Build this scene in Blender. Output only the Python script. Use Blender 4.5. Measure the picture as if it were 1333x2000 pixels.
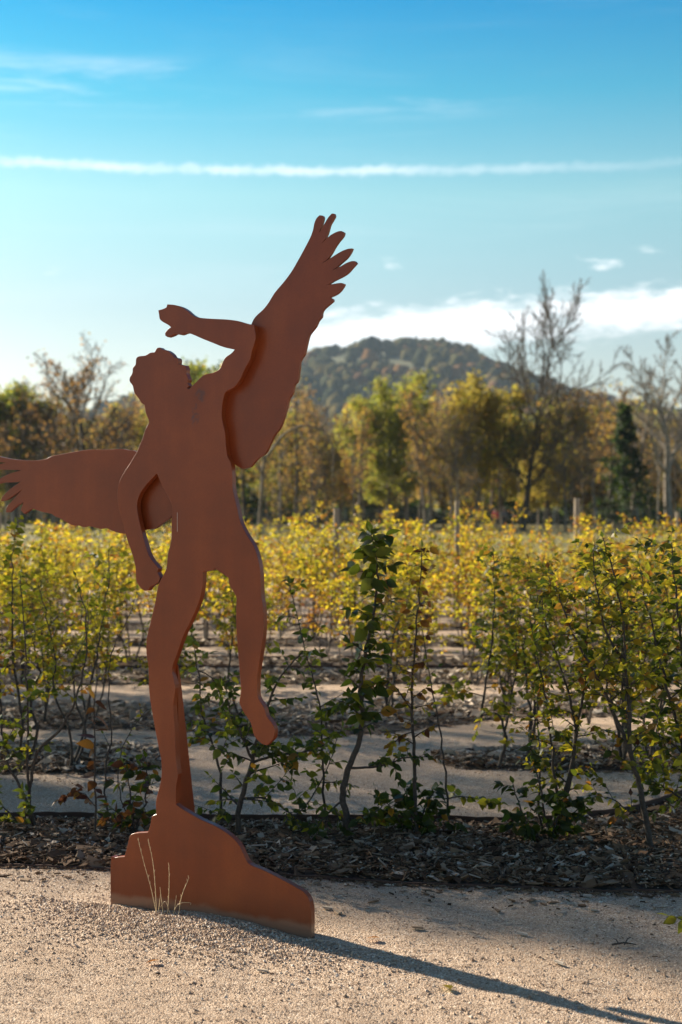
import bpy, bmesh, math, random
import numpy as np
from mathutils import Vector, Matrix

for o in list(bpy.data.objects):
    bpy.data.objects.remove(o, do_unlink=True)
scene = bpy.context.scene
col = scene.collection
R = math.radians

# ------------------------------------------------------------------ camera
CAM_H = 1.6
HORIZON = 995.0
FPX = 2778.0
cam_d = bpy.data.cameras.new('camera')
cam_d.sensor_width = 36.0
cam_d.lens = 50.0
cam_d.clip_start = 0.1
cam_d.clip_end = 9000.0
cam_d.dof.use_dof = True
cam_d.dof.focus_distance = 5.75
cam_d.dof.aperture_fstop = 2.8
cam_d.dof.aperture_blades = 0
cam = bpy.data.objects.new('camera', cam_d)
col.objects.link(cam)
PITCH = math.atan((1000.0 - HORIZON) / FPX)
cam.location = (0, 0, CAM_H)
cam.rotation_euler = (math.pi / 2 - PITCH, 0, 0)
scene.camera = cam

# ------------------------------------------------------------------ sky, sun, exposure
SUN_EL = R(26.5)
SUN_DIR = Vector((-0.802 * math.cos(SUN_EL), 0.597 * math.cos(SUN_EL), math.sin(SUN_EL))).normalized()   # towards the sun
SUN_AZ = math.atan2(SUN_DIR.x, SUN_DIR.y)
scene.view_settings.view_transform = 'Standard'
scene.view_settings.look = 'None'
scene.view_settings.gamma = 1.0
scene.view_settings.use_curve_mapping = False
scene.view_settings.exposure = 1.28
scene.cycles.use_denoising = True
scene.cycles.max_bounces = 8
scene.cycles.transparent_max_bounces = 8
scene.cycles.volume_bounces = 0
scene.cycles.sample_clamp_indirect = 6.0

world = bpy.data.worlds.new('World')
scene.world = world
world.use_nodes = True
wt = world.node_tree
wt.nodes.clear()


class NT:
    """tiny helper for node trees"""
    def __init__(s, t):
        s.t = t

    def n(s, typ, **kw):
        nd = s.t.nodes.new(typ)
        for k, v in kw.items():
            setattr(nd, k, v)
        return nd

    def put(s, sock, v):
        if isinstance(v, bpy.types.NodeSocket):
            s.t.links.new(v, sock)
        elif v is not None:
            sock.default_value = v

    def math(s, op, a, b=None, c=None, clamp=False):
        nd = s.n('ShaderNodeMath', operation=op, use_clamp=clamp)
        s.put(nd.inputs[0], a)
        if b is not None:
            s.put(nd.inputs[1], b)
        if c is not None:
            s.put(nd.inputs[2], c)
        return nd.outputs[0]

    def mix(s, f, a, b, mode='MIX'):
        nd = s.n('ShaderNodeMix', data_type='RGBA', blend_type=mode)
        s.put(nd.inputs[0], f)
        s.put(nd.inputs[6], a)
        s.put(nd.inputs[7], b)
        return nd.outputs[2]

    def step(s, v, lo, hi):
        nd = s.n('ShaderNodeMapRange', interpolation_type='SMOOTHSTEP')
        s.put(nd.inputs[0], v)
        nd.inputs[1].default_value = lo
        nd.inputs[2].default_value = hi
        nd.inputs[3].default_value = 0.0
        nd.inputs[4].default_value = 1.0
        return nd.outputs[0]

    def noise(s, vec, scale, detail=4.0, rough=0.55, dist=0.0):
        nd = s.n('ShaderNodeTexNoise')
        if vec is not None:
            s.put(nd.inputs['Vector'], vec)
        nd.inputs['Scale'].default_value = scale
        nd.inputs['Detail'].default_value = detail
        nd.inputs['Roughness'].default_value = rough
        nd.inputs['Distortion'].default_value = dist
        return nd.outputs['Fac']

    def ramp(s, f, stops, interp='LINEAR'):
        nd = s.n('ShaderNodeValToRGB')
        nd.color_ramp.interpolation = interp
        els = nd.color_ramp.elements
        while len(els) < len(stops):
            els.new(0.5)
        for e, (p, c) in zip(els, stops):
            e.position = p
            e.color = (c[0], c[1], c[2], 1.0)
        s.put(nd.inputs[0], f)
        return nd.outputs[0]

    def xyz(s, x, y, z):
        nd = s.n('ShaderNodeCombineXYZ')
        s.put(nd.inputs[0], x)
        s.put(nd.inputs[1], y)
        s.put(nd.inputs[2], z)
        return nd.outputs[0]


w = NT(wt)
sky = w.n('ShaderNodeTexSky', sky_type='NISHITA')
sky.sun_disc = False
sky.sun_elevation = SUN_EL
sky.sun_rotation = SUN_AZ
sky.altitude = 300.0
sky.air_density = 1.0
sky.dust_density = 1.1
sky.ozone_density = 2.0
SKY_STRENGTH = 0.064
tc = w.n('ShaderNodeTexCoord')
sep = w.n('ShaderNodeSeparateXYZ')
wt.links.new(tc.outputs['Generated'], sep.inputs[0])
az = w.math('ARCTAN2', sep.outputs[0], sep.outputs[1])
el = w.math('ARCSINE', sep.outputs[2])
# the photograph's cyan sky: the air's own colour graded over the whole dome
gam = w.n('ShaderNodeGamma')
wt.links.new(sky.outputs[0], gam.inputs[0])
gam.inputs[1].default_value = 1.0
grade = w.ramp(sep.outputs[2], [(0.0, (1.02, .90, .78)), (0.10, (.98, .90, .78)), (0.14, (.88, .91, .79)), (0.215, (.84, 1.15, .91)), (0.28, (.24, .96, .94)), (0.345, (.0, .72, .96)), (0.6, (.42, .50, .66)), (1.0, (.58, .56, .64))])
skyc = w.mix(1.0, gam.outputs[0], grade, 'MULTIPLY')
CLOUD = (8.6, 8.8, 9.0, 1)
flat = w.xyz(az, w.math('MULTIPLY', el, 3.0), 0.37)
n_big = w.noise(flat, 9.0, 6.0, 0.6, 0.2)
n_fine = w.noise(flat, 38.0, 6.0, 0.62, 0.3)
# low bank of cumulus above the hill
edge = w.math('ADD', el, w.math('MULTIPLY', w.math('SUBTRACT', n_fine, 0.5), 0.035))
edge = w.math('SUBTRACT', edge, w.math('MULTIPLY', az, 0.055))
bank = w.math('MULTIPLY', w.step(edge, 0.104, 0.124), w.step(edge, 0.144, 0.130))
bank = w.math('MULTIPLY', bank, w.step(n_big, 0.27, 0.45))
bank = w.math('MULTIPLY', bank, w.step(az, -0.05, 0.0))
# small puffs above it
puff = w.math('MULTIPLY', w.step(el, 0.158, 0.166), w.step(el, 0.183, 0.172))
puff = w.math('MULTIPLY', puff, w.step(w.noise(flat, 26.0, 5.0, 0.55), 0.60, 0.76))
# contrail right across the view
wob = w.math('MULTIPLY', w.math('SUBTRACT', w.noise(w.xyz(az, 0.0, 0.0), 8.0, 3.0), 0.5), 0.006)
tr = w.math('ABSOLUTE', w.math('SUBTRACT', w.math('ADD', el, wob), 0.2335))
tr_n = w.math('MULTIPLY', w.math('SUBTRACT', w.noise(w.xyz(az, el, 0.0), 90.0, 5.0, 0.65), 0.5), 0.009)
trail = w.step(w.math('ADD', tr, tr_n), 0.0050, 0.0)
brk = w.step(w.noise(w.xyz(az, w.math('MULTIPLY', el, 2.0), 3.0), 24.0, 4.0, 0.6), 0.25, 0.65)
brk = w.math('ADD', w.math('MULTIPLY', brk, 0.6), 0.4)
trail = w.math('MULTIPLY', w.math('MULTIPLY', trail, brk), w.math('ADD', w.math('MULTIPLY', w.step(az, 0.26, -0.05), 0.46), 0.10))
# cirrus wisps
wv = w.n('ShaderNodeVectorRotate', rotation_type='Z_AXIS')
wt.links.new(w.xyz(az, w.math('MULTIPLY', el, 9.0), 4.3), wv.inputs['Vector'])
wv.inputs['Angle'].default_value = R(-24)
wisp = w.math('MULTIPLY', w.step(w.noise(wv.outputs[0], 5.0, 7.0, 0.62, 0.3), 0.46, 0.74), w.math('MULTIPLY', w.math('MULTIPLY', w.step(el, 0.262, 0.28), w.step(el, 0.312, 0.292)), w.step(az, 0.16, 0.02)))
wisp = w.math('MULTIPLY', wisp, 0.42)
veil = w.math('MULTIPLY', w.step(w.noise(wv.outputs[0], 3.2, 6.0, 0.6, 0.5), 0.5, 0.8), 0.08)
cl = w.math('MAXIMUM', bank, w.math('MULTIPLY', puff, 0.6))
cl = w.math('MAXIMUM', cl, trail)
cl = w.math('MAXIMUM', cl, wisp)
cl = w.math('MAXIMUM', cl, veil, clamp=True)
bg = w.n('ShaderNodeBackground')
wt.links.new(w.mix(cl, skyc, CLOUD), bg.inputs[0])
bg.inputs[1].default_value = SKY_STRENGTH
wo = w.n('ShaderNodeOutputWorld')
wt.links.new(bg.outputs[0], wo.inputs[0])

sun_d = bpy.data.lights.new('sun', 'SUN')
sun_d.energy = 5.0
sun_d.angle = R(0.53)
sun_d.color = (1.0, 0.87, 0.68)
sun = bpy.data.objects.new('sun', sun_d)
col.objects.link(sun)
sun.rotation_euler = SUN_DIR.to_track_quat('Z', 'Y').to_euler()
sun.location = SUN_DIR * 60

# ------------------------------------------------------------------ helpers
CP, SP = math.cos(PITCH), math.sin(PITCH)


def ray(px, py):
    a, b = (px - 666.5) / FPX, (1000.0 - py) / FPX
    return Vector((a, CP + b * SP, -SP + b * CP))


def at(px, py, Y):
    d = ray(px, py)
    return Vector((0, 0, CAM_H)) + d * (Y / d.y)


def gnd(px, py, z=0.0):
    d = ray(px, py)
    return Vector((0, 0, CAM_H)) + d * ((z - CAM_H) / d.z)


def tag(o, label=None, cat=None, group=None, kind=None):
    if label:
        o['label'] = label
    if cat:
        o['category'] = cat
    if group:
        o['group'] = group
    if kind:
        o['kind'] = kind
    return o


def link(name, data, parent=None):
    o = bpy.data.objects.new(name, data)
    col.objects.link(o)
    if parent is not None:
        o.parent = parent
    return o


def empty(name, loc, rz=0.0):
    o = link(name, None)
    o.location = loc
    o.rotation_euler = (0, 0, rz)
    o.empty_display_size = 0.1
    return o


def np_mesh(name, V, F, mat=None, tone=None, smooth=False):
    """V (n,3), F (m,k) arrays; tone is a float per vertex"""
    V = np.asarray(V, dtype=np.float32)
    F = np.asarray(F, dtype=np.int32)
    me = bpy.data.meshes.new(name)
    me.vertices.add(len(V))
    me.vertices.foreach_set('co', V.ravel())
    k = F.shape[1]
    me.loops.add(F.size)
    me.loops.foreach_set('vertex_index', F.ravel())
    me.polygons.add(len(F))
    me.polygons.foreach_set('loop_start', np.arange(0, F.size, k, dtype=np.int32))
    me.polygons.foreach_set('use_smooth', np.full(len(F), smooth, dtype=bool))
    if tone is not None:
        at_ = me.attributes.new('tone', 'FLOAT', 'POINT')
        at_.data.foreach_set('value', np.asarray(tone, dtype=np.float32))
    me.update(calc_edges=True)
    if mat:
        me.materials.append(mat)
    return me


def py_mesh(name, V, F, mat=None, smooth=False):
    me = bpy.data.meshes.new(name)
    me.from_pydata([tuple(v) for v in V], [], F)
    if smooth:
        me.polygons.foreach_set('use_smooth', [True] * len(me.polygons))
    me.update()
    if mat:
        me.materials.append(mat)
    return me


class Tubes:
    def __init__(s):
        s.V, s.F, s.T = [], [], []

    def add(s, pts, r0, r1, sides=5, tone=0.5, rmin=0.0):
        n = len(pts)
        base = len(s.V)
        ref = Vector((0.31, 0.87, 0.2))
        for i, p in enumerate(pts):
            d = (pts[min(i + 1, n - 1)] - pts[max(i - 1, 0)])
            if d.length < 1e-9:
                d = Vector((0, 0, 1))
            d.normalize()
            a = d.cross(ref)
            if a.length < 1e-4:
                a = d.cross(Vector((1, 0, 0)))
            a.normalize()
            b = d.cross(a)
            f = i / (n - 1)
            r = max(r0 + (r1 - r0) * f, rmin)
            for k in range(sides):
                q = 2 * math.pi * k / sides
                s.V.append(p + a * (math.cos(q) * r) + b * (math.sin(q) * r))
                s.T.append(tone)
        for i in range(n - 1):
            for k in range(sides):
                k2 = (k + 1) % sides
                s.F.append((base + i * sides + k, base + i * sides + k2, base + (i + 1) * sides + k2, base + (i + 1) * sides + k))

    def mesh(s, name, mat):
        return np_mesh(name, [tuple(v) for v in s.V], s.F, mat, s.T, smooth=True)


def box_geo(sx, sy, sz):
    V = [(x * sx / 2, y * sy / 2, z) for z in (0, sz) for y in (-1, 1) for x in (-1, 1)]
    F = [(0, 2, 3, 1), (4, 5, 7, 6), (0, 1, 5, 4), (2, 6, 7, 3), (0, 4, 6, 2), (1, 3, 7, 5)]
    return V, F


def scatter(template, tF, P, D, N, S, tone):
    """copies of a template (k,3): x = side, y = along D, z = along N; S (n,) or (n,3)"""
    P, D, N = (np.asarray(a, dtype=np.float64) for a in (P, D, N))
    D = D / (np.linalg.norm(D, axis=1, keepdims=True) + 1e-9)
    X = np.cross(D, N)
    X = X / (np.linalg.norm(X, axis=1, keepdims=True) + 1e-9)
    Z = np.cross(X, D)
    S = np.asarray(S, dtype=np.float64)
    if S.ndim == 1:
        S = np.repeat(S[:, None], 3, axis=1)
    T = np.asarray(template, dtype=np.float64)
    loc = T[None, :, :] * S[:, None, :]
    V = P[:, None, :] + loc[:, :, 0:1] * X[:, None, :] + loc[:, :, 1:2] * D[:, None, :] + loc[:, :, 2:3] * Z[:, None, :]
    k = len(T)
    tF = np.asarray(tF, dtype=np.int64)
    F = (tF[None, :, :] + (np.arange(len(P)) * k)[:, None, None]).reshape(-1, tF.shape[1])
    return V.reshape(-1, 3), F, np.repeat(np.asarray(tone), k)


# ------------------------------------------------------------------ materials
def new_mat(name):
    m = bpy.data.materials.new(name)
    m.use_nodes = True
    t = m.node_tree
    t.nodes.clear()
    nt = NT(t)
    out = nt.n('ShaderNodeOutputMaterial')
    b = nt.n('ShaderNodeBsdfPrincipled')
    t.links.new(b.outputs[0], out.inputs[0])
    return m, nt, b, out


def bump(nt, b, h, strength, dist):
    bp = nt.n('ShaderNodeBump')
    bp.inputs['Strength'].default_value = strength
    bp.inputs['Distance'].default_value = dist
    nt.put(bp.inputs['Height'], h)
    nt.t.links.new(bp.outputs[0], b.inputs['Normal'])


def attr(nt, name='tone'):
    a = nt.n('ShaderNodeAttribute', attribute_name=name)
    return a.outputs['Fac']


def leaf_mat(name, stops, tstops, trans=0.45, rough=0.5):
    m, nt, b, out = new_mat(name)
    tn = attr(nt)
    co = nt.n('ShaderNodeTexCoord')
    nz = nt.noise(co.outputs['Object'], 30.0, 2.0)
    tv = nt.math('ADD', tn, nt.math('MULTIPLY', nt.math('SUBTRACT', nz, 0.5), 0.12), clamp=True)
    nt.put(b.inputs['Base Color'], nt.ramp(tv, stops))
    b.inputs['Roughness'].default_value = rough
    b.inputs['Specular IOR Level'].default_value = 0.35
    tr = nt.n('ShaderNodeBsdfTranslucent')
    nt.put(tr.inputs[0], nt.ramp(tv, tstops))
    mx = nt.n('ShaderNodeMixShader')
    mx.inputs[0].default_value = trans
    nt.t.links.new(b.outputs[0], mx.inputs[1])
    nt.t.links.new(tr.outputs[0], mx.inputs[2])
    nt.t.links.new(mx.outputs[0], out.inputs[0])
    return m


M_LEAF = leaf_mat('hornbeam_leaf',
                  [(0.0, (.022, .040, .012)), (0.3, (.055, .070, .015)), (0.5, (.13, .125, .018)), (0.68, (.26, .20, .022)), (0.85, (.22, .10, .02)), (1.0, (.075, .03, .018))],
                  [(0.0, (.05, .09, .012)), (0.3, (.16, .19, .016)), (0.5, (.44, .40, .025)), (0.68, (.74, .56, .03)), (0.85, (.50, .21, .03)), (1.0, (.13, .045, .02))],
                  0.6, 0.42)
M_TREELEAF = leaf_mat('tree_leaf',
                      [(0.0, (.018, .032, .012)), (0.25, (.05, .075, .02)), (0.45, (.13, .15, .025)), (0.62, (.27, .20, .03)), (0.8, (.25, .14, .04)), (1.0, (.14, .08, .04))],
                      [(0.0, (.02, .045, .012)), (0.25, (.12, .18, .02)), (0.45, (.42, .43, .05)), (0.62, (.58, .45, .07)), (0.8, (.55, .30, .06)), (1.0, (.28, .15, .06))],
                      0.5, 0.6)


def bark_mat(name, c0, c1, scale=20.0):
    m, nt, b, out = new_mat(name)
    co = nt.n('ShaderNodeTexCoord')
    nz = nt.noise(co.outputs['Object'], scale, 5.0, 0.6)
    nt.put(b.inputs['Base Color'], nt.ramp(nz, [(0.3, c0), (0.7, c1)]))
    b.inputs['Roughness'].default_value = 0.85
    bump(nt, b, nz, 0.5, 0.01)
    return m


M_STEM = bark_mat('shrub_bark', (.030, .024, .020), (.085, .065, .05), 60.0)
M_BARK = bark_mat('tree_bark', (.032, .025, .018), (.085, .066, .047), 4.0)
M_BARKGREY = bark_mat('grey_bark', (.09, .072, .052), (.19, .155, .115), 4.0)
M_BARKPALE = bark_mat('pale_bark', (.13, .11, .085), (.34, .29, .23), 2.0)
M_POST = bark_mat('post_wood', (.22, .17, .12), (.42, .34, .25), 14.0)

# gravel
m, nt, b, out = new_mat('fine_gravel')
co = nt.n('ShaderNodeTexCoord')
P_ = co.outputs['Object']
vor = nt.n('ShaderNodeTexVoronoi', feature='F1')
nt.put(vor.inputs['Vector'], P_)
vor.inputs['Scale'].default_value = 190.0
sepc = nt.n('ShaderNodeSeparateColor')
nt.t.links.new(vor.outputs['Color'], sepc.inputs[0])
grain = nt.ramp(sepc.outputs[0], [(0.0, (.22, .140, .092)), (0.3, (.39, .272, .182)), (0.6, (.49, .355, .248)), (0.9, (.58, .45, .335)), (1.0, (.68, .59, .50))])
patch = nt.noise(P_, 1.1, 5.0, 0.6)
patch2 = nt.noise(P_, 9.0, 4.0, 0.6)
c = nt.mix(nt.math('MULTIPLY', nt.step(patch, 0.40, 0.62), 0.45), grain, (.36, .25, .165, 1))
c = nt.mix(nt.math('MULTIPLY', nt.step(patch2, 0.48, 0.7), 0.35), c, (.32, .23, .165, 1))
nt.put(b.inputs['Base Color'], c)
b.inputs['Roughness'].default_value = 0.9
hh = nt.math('ADD', nt.math('MULTIPLY', vor.outputs['Distance'], -0.7), nt.math('MULTIPLY', nt.noise(P_, 45.0, 4.0, 0.6), 0.8))
bump(nt, b, hh, 0.8, 0.007)
M_GRAVEL = m

m, nt, b, out = new_mat('gravel_stone')
nt.put(b.inputs['Base Color'], nt.ramp(attr(nt), [(0.0, (.22, .14, .09)), (0.35, (.41, .285, .19)), (0.7, (.53, .385, .27)), (1.0, (.68, .59, .49))]))
b.inputs['Roughness'].default_value = 0.85
M_STONE = m

m, nt, b, out = new_mat('wood_chip')
b.inputs['Specular IOR Level'].default_value = 0.2
nt.put(b.inputs['Base Color'], nt.ramp(attr(nt), [(0.0, (.035, .020, .012)), (0.3, (.10, .058, .034)), (0.55, (.20, .12, .068)), (0.75, (.26, .19, .13)), (1.0, (.50, .43, .35))]))
b.inputs['Roughness'].default_value = 0.85
M_CHIP = m

m, nt, b, out = new_mat('mulch_soil')
co = nt.n('ShaderNodeTexCoord')
nz = nt.noise(co.outputs['Object'], 26.0, 6.0, 0.65)
nt.put(b.inputs['Base Color'], nt.ramp(nz, [(0.3, (.04, .028, .019)), (0.55, (.10, .07, .048)), (0.72, (.18, .135, .10))]))
b.inputs['Roughness'].default_value = 0.95
bump(nt, b, nz, 1.0, 0.03)
M_SOIL = m

m, nt, b, out = new_mat('autumn_grass')
co = nt.n('ShaderNodeTexCoord')
nz = nt.noise(co.outputs['Object'], 0.35, 6.0, 0.65)
nt.put(b.inputs['Base Color'], nt.ramp(nz, [(0.3, (.12, .11, .03)), (0.5, (.20, .17, .05)), (0.7, (.28, .22, .09))]))
b.inputs['Roughness'].default_value = 0.95
M_GRASS = m

m, nt, b, out = new_mat('grass_blade')
nt.put(b.inputs['Base Color'], nt.ramp(attr(nt), [(0.0, (.10, .11, .025)), (0.5, (.22, .19, .055)), (1.0, (.34, .27, .13))]))
b.inputs['Roughness'].default_value = 0.8
M_BLADE = m

m, nt, b, out = new_mat('dry_straw')
b.inputs['Base Color'].default_value = (.60, .47, .28, 1)
b.inputs['Roughness'].default_value = 0.6
M_STRAW = m


def corten(name, marks=False):
    m, nt, b, out = new_mat(name)
    co = nt.n('ShaderNodeTexCoord')
    P_ = co.outputs['Object']
    nz = nt.noise(P_, 3.0, 6.0, 0.6)
    fine = nt.noise(P_, 140.0, 3.0, 0.6)
    mp = nt.n('ShaderNodeMapping')
    mp.inputs['Scale'].default_value = (15.0, 15.0, 0.9)
    nt.put(mp.inputs['Vector'], P_)
    streak = nt.noise(mp.outputs[0], 1.0, 4.0, 0.6)
    v = nt.math('ADD', nt.math('MULTIPLY', nz, 0.62), nt.math('ADD', nt.math('MULTIPLY', streak, 0.18), nt.math('MULTIPLY', fine, 0.18)))
    c = nt.ramp(v, [(0.32, (.140, .024, .006)), (0.5, (.205, .038, .007)), (0.68, (.28, .062, .011))])
    if marks:
        sp = nt.n('ShaderNodeSeparateXYZ')
        nt.put(sp.inputs[0], P_)

        def blob(cx, cz, rx, rz, amt, colr, c, thr=(0.45, 0.6), nscale=22.0):
            dx = nt.math('DIVIDE', nt.math('SUBTRACT', sp.outputs[0], cx), rx)
            dz = nt.math('DIVIDE', nt.math('SUBTRACT', sp.outputs[2], cz), rz)
            d = nt.math('SQRT', nt.math('ADD', nt.math('MULTIPLY', dx, dx), nt.math('MULTIPLY', dz, dz)))
            msk = nt.math('MULTIPLY', nt.step(d, 1.0, 0.55), nt.step(nt.noise(P_, nscale, 5.0, 0.65), *thr))
            return nt.mix(nt.math('MULTIPLY', msk, amt), c, colr)
        for a_ in marks:
            c = blob(*a_, c)
        # pale dust dried on to the foot of the plate in a wavy tide line
        edge_ = nt.math('ADD', sp.outputs[2], nt.math('MULTIPLY', nt.noise(P_, 7.0, 4.0, 0.6), -0.07))
        edge_ = nt.math('ADD', edge_, nt.math('MULTIPLY', sp.outputs[0], -0.0))
        c = nt.mix(nt.math('MULTIPLY', nt.step(edge_, 0.028, 0.0), 0.55), c, (.33, .24, .17, 1))
        c = nt.mix(nt.math('MULTIPLY', nt.step(edge_, 0.20, 0.02), 0.25), c, (.12, .045, .022, 1))
    nt.put(b.inputs['Base Color'], c)
    nt.put(b.inputs['Roughness'], nt.math('ADD', nt.math('MULTIPLY', nz, 0.15), 0.26))
    b.inputs['Specular IOR Level'].default_value = 0.5
    bump(nt, b, nt.math('ADD', fine, nt.math('MULTIPLY', streak, 0.5)), 0.12, 0.002)
    return m


M_EDGING = None


def plain_mat(name, colr, rough=0.7):
    m, nt, b, out = new_mat(name)
    co = nt.n('ShaderNodeTexCoord')
    nz = nt.noise(co.outputs['Object'], 9.0, 4.0)
    nt.put(b.inputs['Base Color'], nt.mix(nz, tuple(x * 0.75 for x in colr) + (1,), tuple(min(1, x * 1.2) for x in colr) + (1,)))
    b.inputs['Roughness'].default_value = rough
    return m


M_EDGING = plain_mat('rusted_edging', (.085, .042, .028), .8)

# ------------------------------------------------------------------ ground sheet
rng = np.random.default_rng(7)
BASE_L, BASE_R = gnd(216.5, 1768), gnd(610, 1831)
U = (BASE_R - BASE_L)
BASE_W = U.length
U.normalize()
NB = Vector((-U.y, U.x, 0)).normalized()      # horizontally away from the camera
if NB.y < 0:
    NB = -NB


def smooth_noise(x, y):
    return (np.sin(x * 3.1 + 1.3 * np.sin(y * 2.3)) * np.cos(y * 3.7 + 0.7 * np.sin(x * 1.9)) * 0.5
            + np.sin(x * 7.3 + y * 5.1) * np.cos(y * 8.9 - x * 2.2) * 0.25)


_fr = random.Random(77)
FOOT = [(_fr.uniform(-1.5, 1.6), _fr.uniform(4.2, 5.9), _fr.uniform(.05, .09), _fr.uniform(.003, .009)) for _ in range(34)]


def ground_h(x, y):
    x = np.asarray(x, dtype=np.float64)
    y = np.asarray(y, dtype=np.float64)
    fade = np.clip((14.0 - y) / 6.0, 0, 1)
    h = 0.012 * smooth_noise(x, y) * fade
    # gravel heaped along the middle of the sculpture's foot
    cx, cy = BASE_L.x + U.x * BASE_W * 0.50, BASE_L.y + U.y * BASE_W * 0.50
    lu = (x - cx) * U.x + (y - cy) * U.y
    ln = (x - cx) * NB.x + (y - cy) * NB.y
    h = h + 0.035 * np.exp(-(lu / 0.30) ** 2 - (ln / 0.20) ** 2)
    # footprints and scuffs
    for fx, fy, fr, fd in FOOT:
        h = h - fd * np.exp(-(((x - fx) / fr) ** 2 + ((y - fy) / (fr * 1.5)) ** 2)) + 0.4 * fd * np.exp(-(((x - fx) / fr) ** 2 + ((y - fy + fr * 2.0) / (fr * .8)) ** 2))
    # small scuffs
    h = h + 0.004 * np.sin(x * 23 + 3 * np.sin(y * 17)) * np.sin(y * 29 + 2 * np.sin(x * 13)) * fade
    return h


def spaced(fine_lo, fine_hi, step, lo, hi, k=1.28):
    a = list(np.arange(fine_lo, fine_hi + 1e-6, step))
    s, v = step, a[-1]
    while v < hi:
        s *= k
        v = min(v + s, hi)
        a.append(v)
    s, v = step, a[0]
    while v > lo:
        s *= k
        v = max(v - s, lo)
        a.insert(0, v)
    return np.array(a)


GX = spaced(-2.6, 2.6, 0.035, -2400, 2400)
GY = spaced(3.8, 9.5, 0.035, -150, 3600)
XX, YY = np.meshgrid(GX, GY)
ZZ = ground_h(XX, YY)
V = np.stack([XX, YY, ZZ], axis=-1).reshape(-1, 3)
nx_, ny_ = len(GX), len(GY)
ii = (np.arange(ny_ - 1)[:, None] * nx_ + np.arange(nx_ - 1)[None, :]).ravel()
F = np.stack([ii, ii + 1, ii + 1 + nx_, ii + nx_], axis=1)
tag(link('ground', np_mesh('ground', V, F, M_GRAVEL, smooth=True)), kind='structure')

# meadow behind the shrub rows
mx_ = np.linspace(-420, 420, 60)
my_ = np.concatenate([np.linspace(29, 60, 30), np.linspace(63, 520, 60)])
XX, YY = np.meshgrid(mx_, my_)
ZZ = 0.03 + 0.05 * smooth_noise(XX * 0.2, YY * 0.2)
V = np.stack([XX, YY, ZZ], axis=-1).reshape(-1, 3)
ii = (np.arange(len(my_) - 1)[:, None] * len(mx_) + np.arange(len(mx_) - 1)[None, :]).ravel()
F = np.stack([ii, ii + 1, ii + 1 + len(mx_), ii + len(mx_)], axis=1)
tag(link('meadow', np_mesh('meadow', V, F, M_GRASS, smooth=True)), kind='structure')
nb = 26000
by = 29.5 + 100 * rng.random(nb) ** 1.6
bx = (rng.random(nb) - 0.5) * (by * 0.62 + 4)
P = np.stack([bx, by, np.full(nb, 0.0)], 1)
D = np.stack([rng.normal(0, .35, nb), rng.normal(0, .35, nb), np.ones(nb)], 1)
N = np.stack([rng.normal(0, 1, nb), rng.normal(0, 1, nb), np.zeros(nb)], 1)
S = np.stack([0.02 + by * 0.0006, 0.10 + 0.16 * rng.random(nb), np.ones(nb)], 1)
V, F, T = scatter([(-.5, 0, 0), (.5, 0, 0), (0, 1, 0)], [(0, 1, 2)], P, D, N, S, rng.random(nb))
tag(link('meadow_grass', np_mesh('meadow_grass', V, F, M_BLADE, T)), 'tufted olive grass of the meadow beyond the hedge rows', 'grass', kind='stuff')

# loose gravel stones on the path
OCT = np.array([(1, 0, 0), (-1, 0, 0), (0, 1, 0), (0, -1, 0), (0, 0, 1), (0, 0, -1)], dtype=float)
OCTF = [(0, 2, 4), (2, 1, 4), (1, 3, 4), (3, 0, 4), (2, 0, 5), (1, 2, 5), (3, 1, 5), (0, 3, 5)]


def stones(n, xy, smin, smax):
    x, y = xy
    z = ground_h(x, y)
    s = smin + (smax - smin) * rng.random(n) ** 2.2
    Vs = OCT[None] * (0.75 + 0.5 * rng.random((n, 6, 1)))
    Vs = Vs + rng.normal(0, .16, (n, 6, 3))
    Vs[:, :, 2] *= 0.75
    q = rng.random(n) * 2 * math.pi
    cq, sq = np.cos(q)[:, None], np.sin(q)[:, None]
    vx = Vs[:, :, 0] * cq - Vs[:, :, 1] * sq
    vy = Vs[:, :, 0] * sq + Vs[:, :, 1] * cq
    Vw = np.stack([vx, vy, Vs[:, :, 2]], -1) * s[:, None, None] + np.stack([x, y, z + s * 0.25], 1)[:, None, :]
    F = (np.asarray(OCTF)[None] + (np.arange(n) * 6)[:, None, None]).reshape(-1, 3)
    return Vw.reshape(-1, 3), F, np.repeat(rng.random(n), 6)


n1 = 90000
sy = 4.1 + 2.4 * rng.random(n1) ** 0.9
sx = (rng.random(n1) - 0.5) * (sy * 0.56)
keep = sy < 6.42 - 0.155 * (sx + 1.5)
sx, sy = sx[keep], sy[keep]
n2 = 9000
lu = rng.normal(0, .40, n2)
ln = -np.abs(rng.normal(0, .17, n2)) - 0.02
mid = (BASE_L + BASE_R) * 0.5
hx, hy = mid.x + U.x * lu + NB.x * ln, mid.y + U.y * lu + NB.y * ln
parts_ = [stones(len(sx), (sx, sy), .0012, .0032), stones(n2, (hx, hy), .0026, .0075)]
n3 = 9000
py_ = 7.25 + 1.35 * rng.random(n3)
px_ = (rng.random(n3) - 0.5) * (py_ * 0.56)
n4 = 2600
qy = 4.15 + 2.1 * rng.random(n4)
qx = (rng.random(n4) - 0.5) * (qy * 0.56)
qk = (qy < 6.35 - 0.155 * (qx + 1.5)) & (np.sin(qx * 2.3 + 1) * np.sin(qy * 3.1) > -.25)
parts_.append(stones(int(qk.sum()), (qx[qk], qy[qk]), .0035, .0085))
parts_.append(stones(n3, (px_, py_), .002, .005))
off, VV, FF, TT = 0, [], [], []
for v_, f_, t_ in parts_:
    VV.append(v_); FF.append(f_ + off); TT.append(t_); off += len(v_)
tag(link('gravel', np_mesh('gravel', np.concatenate(VV), np.concatenate(FF), M_STONE, np.concatenate(TT))),
    'loose beige gravel spread over the path', 'gravel', kind='stuff')

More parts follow.
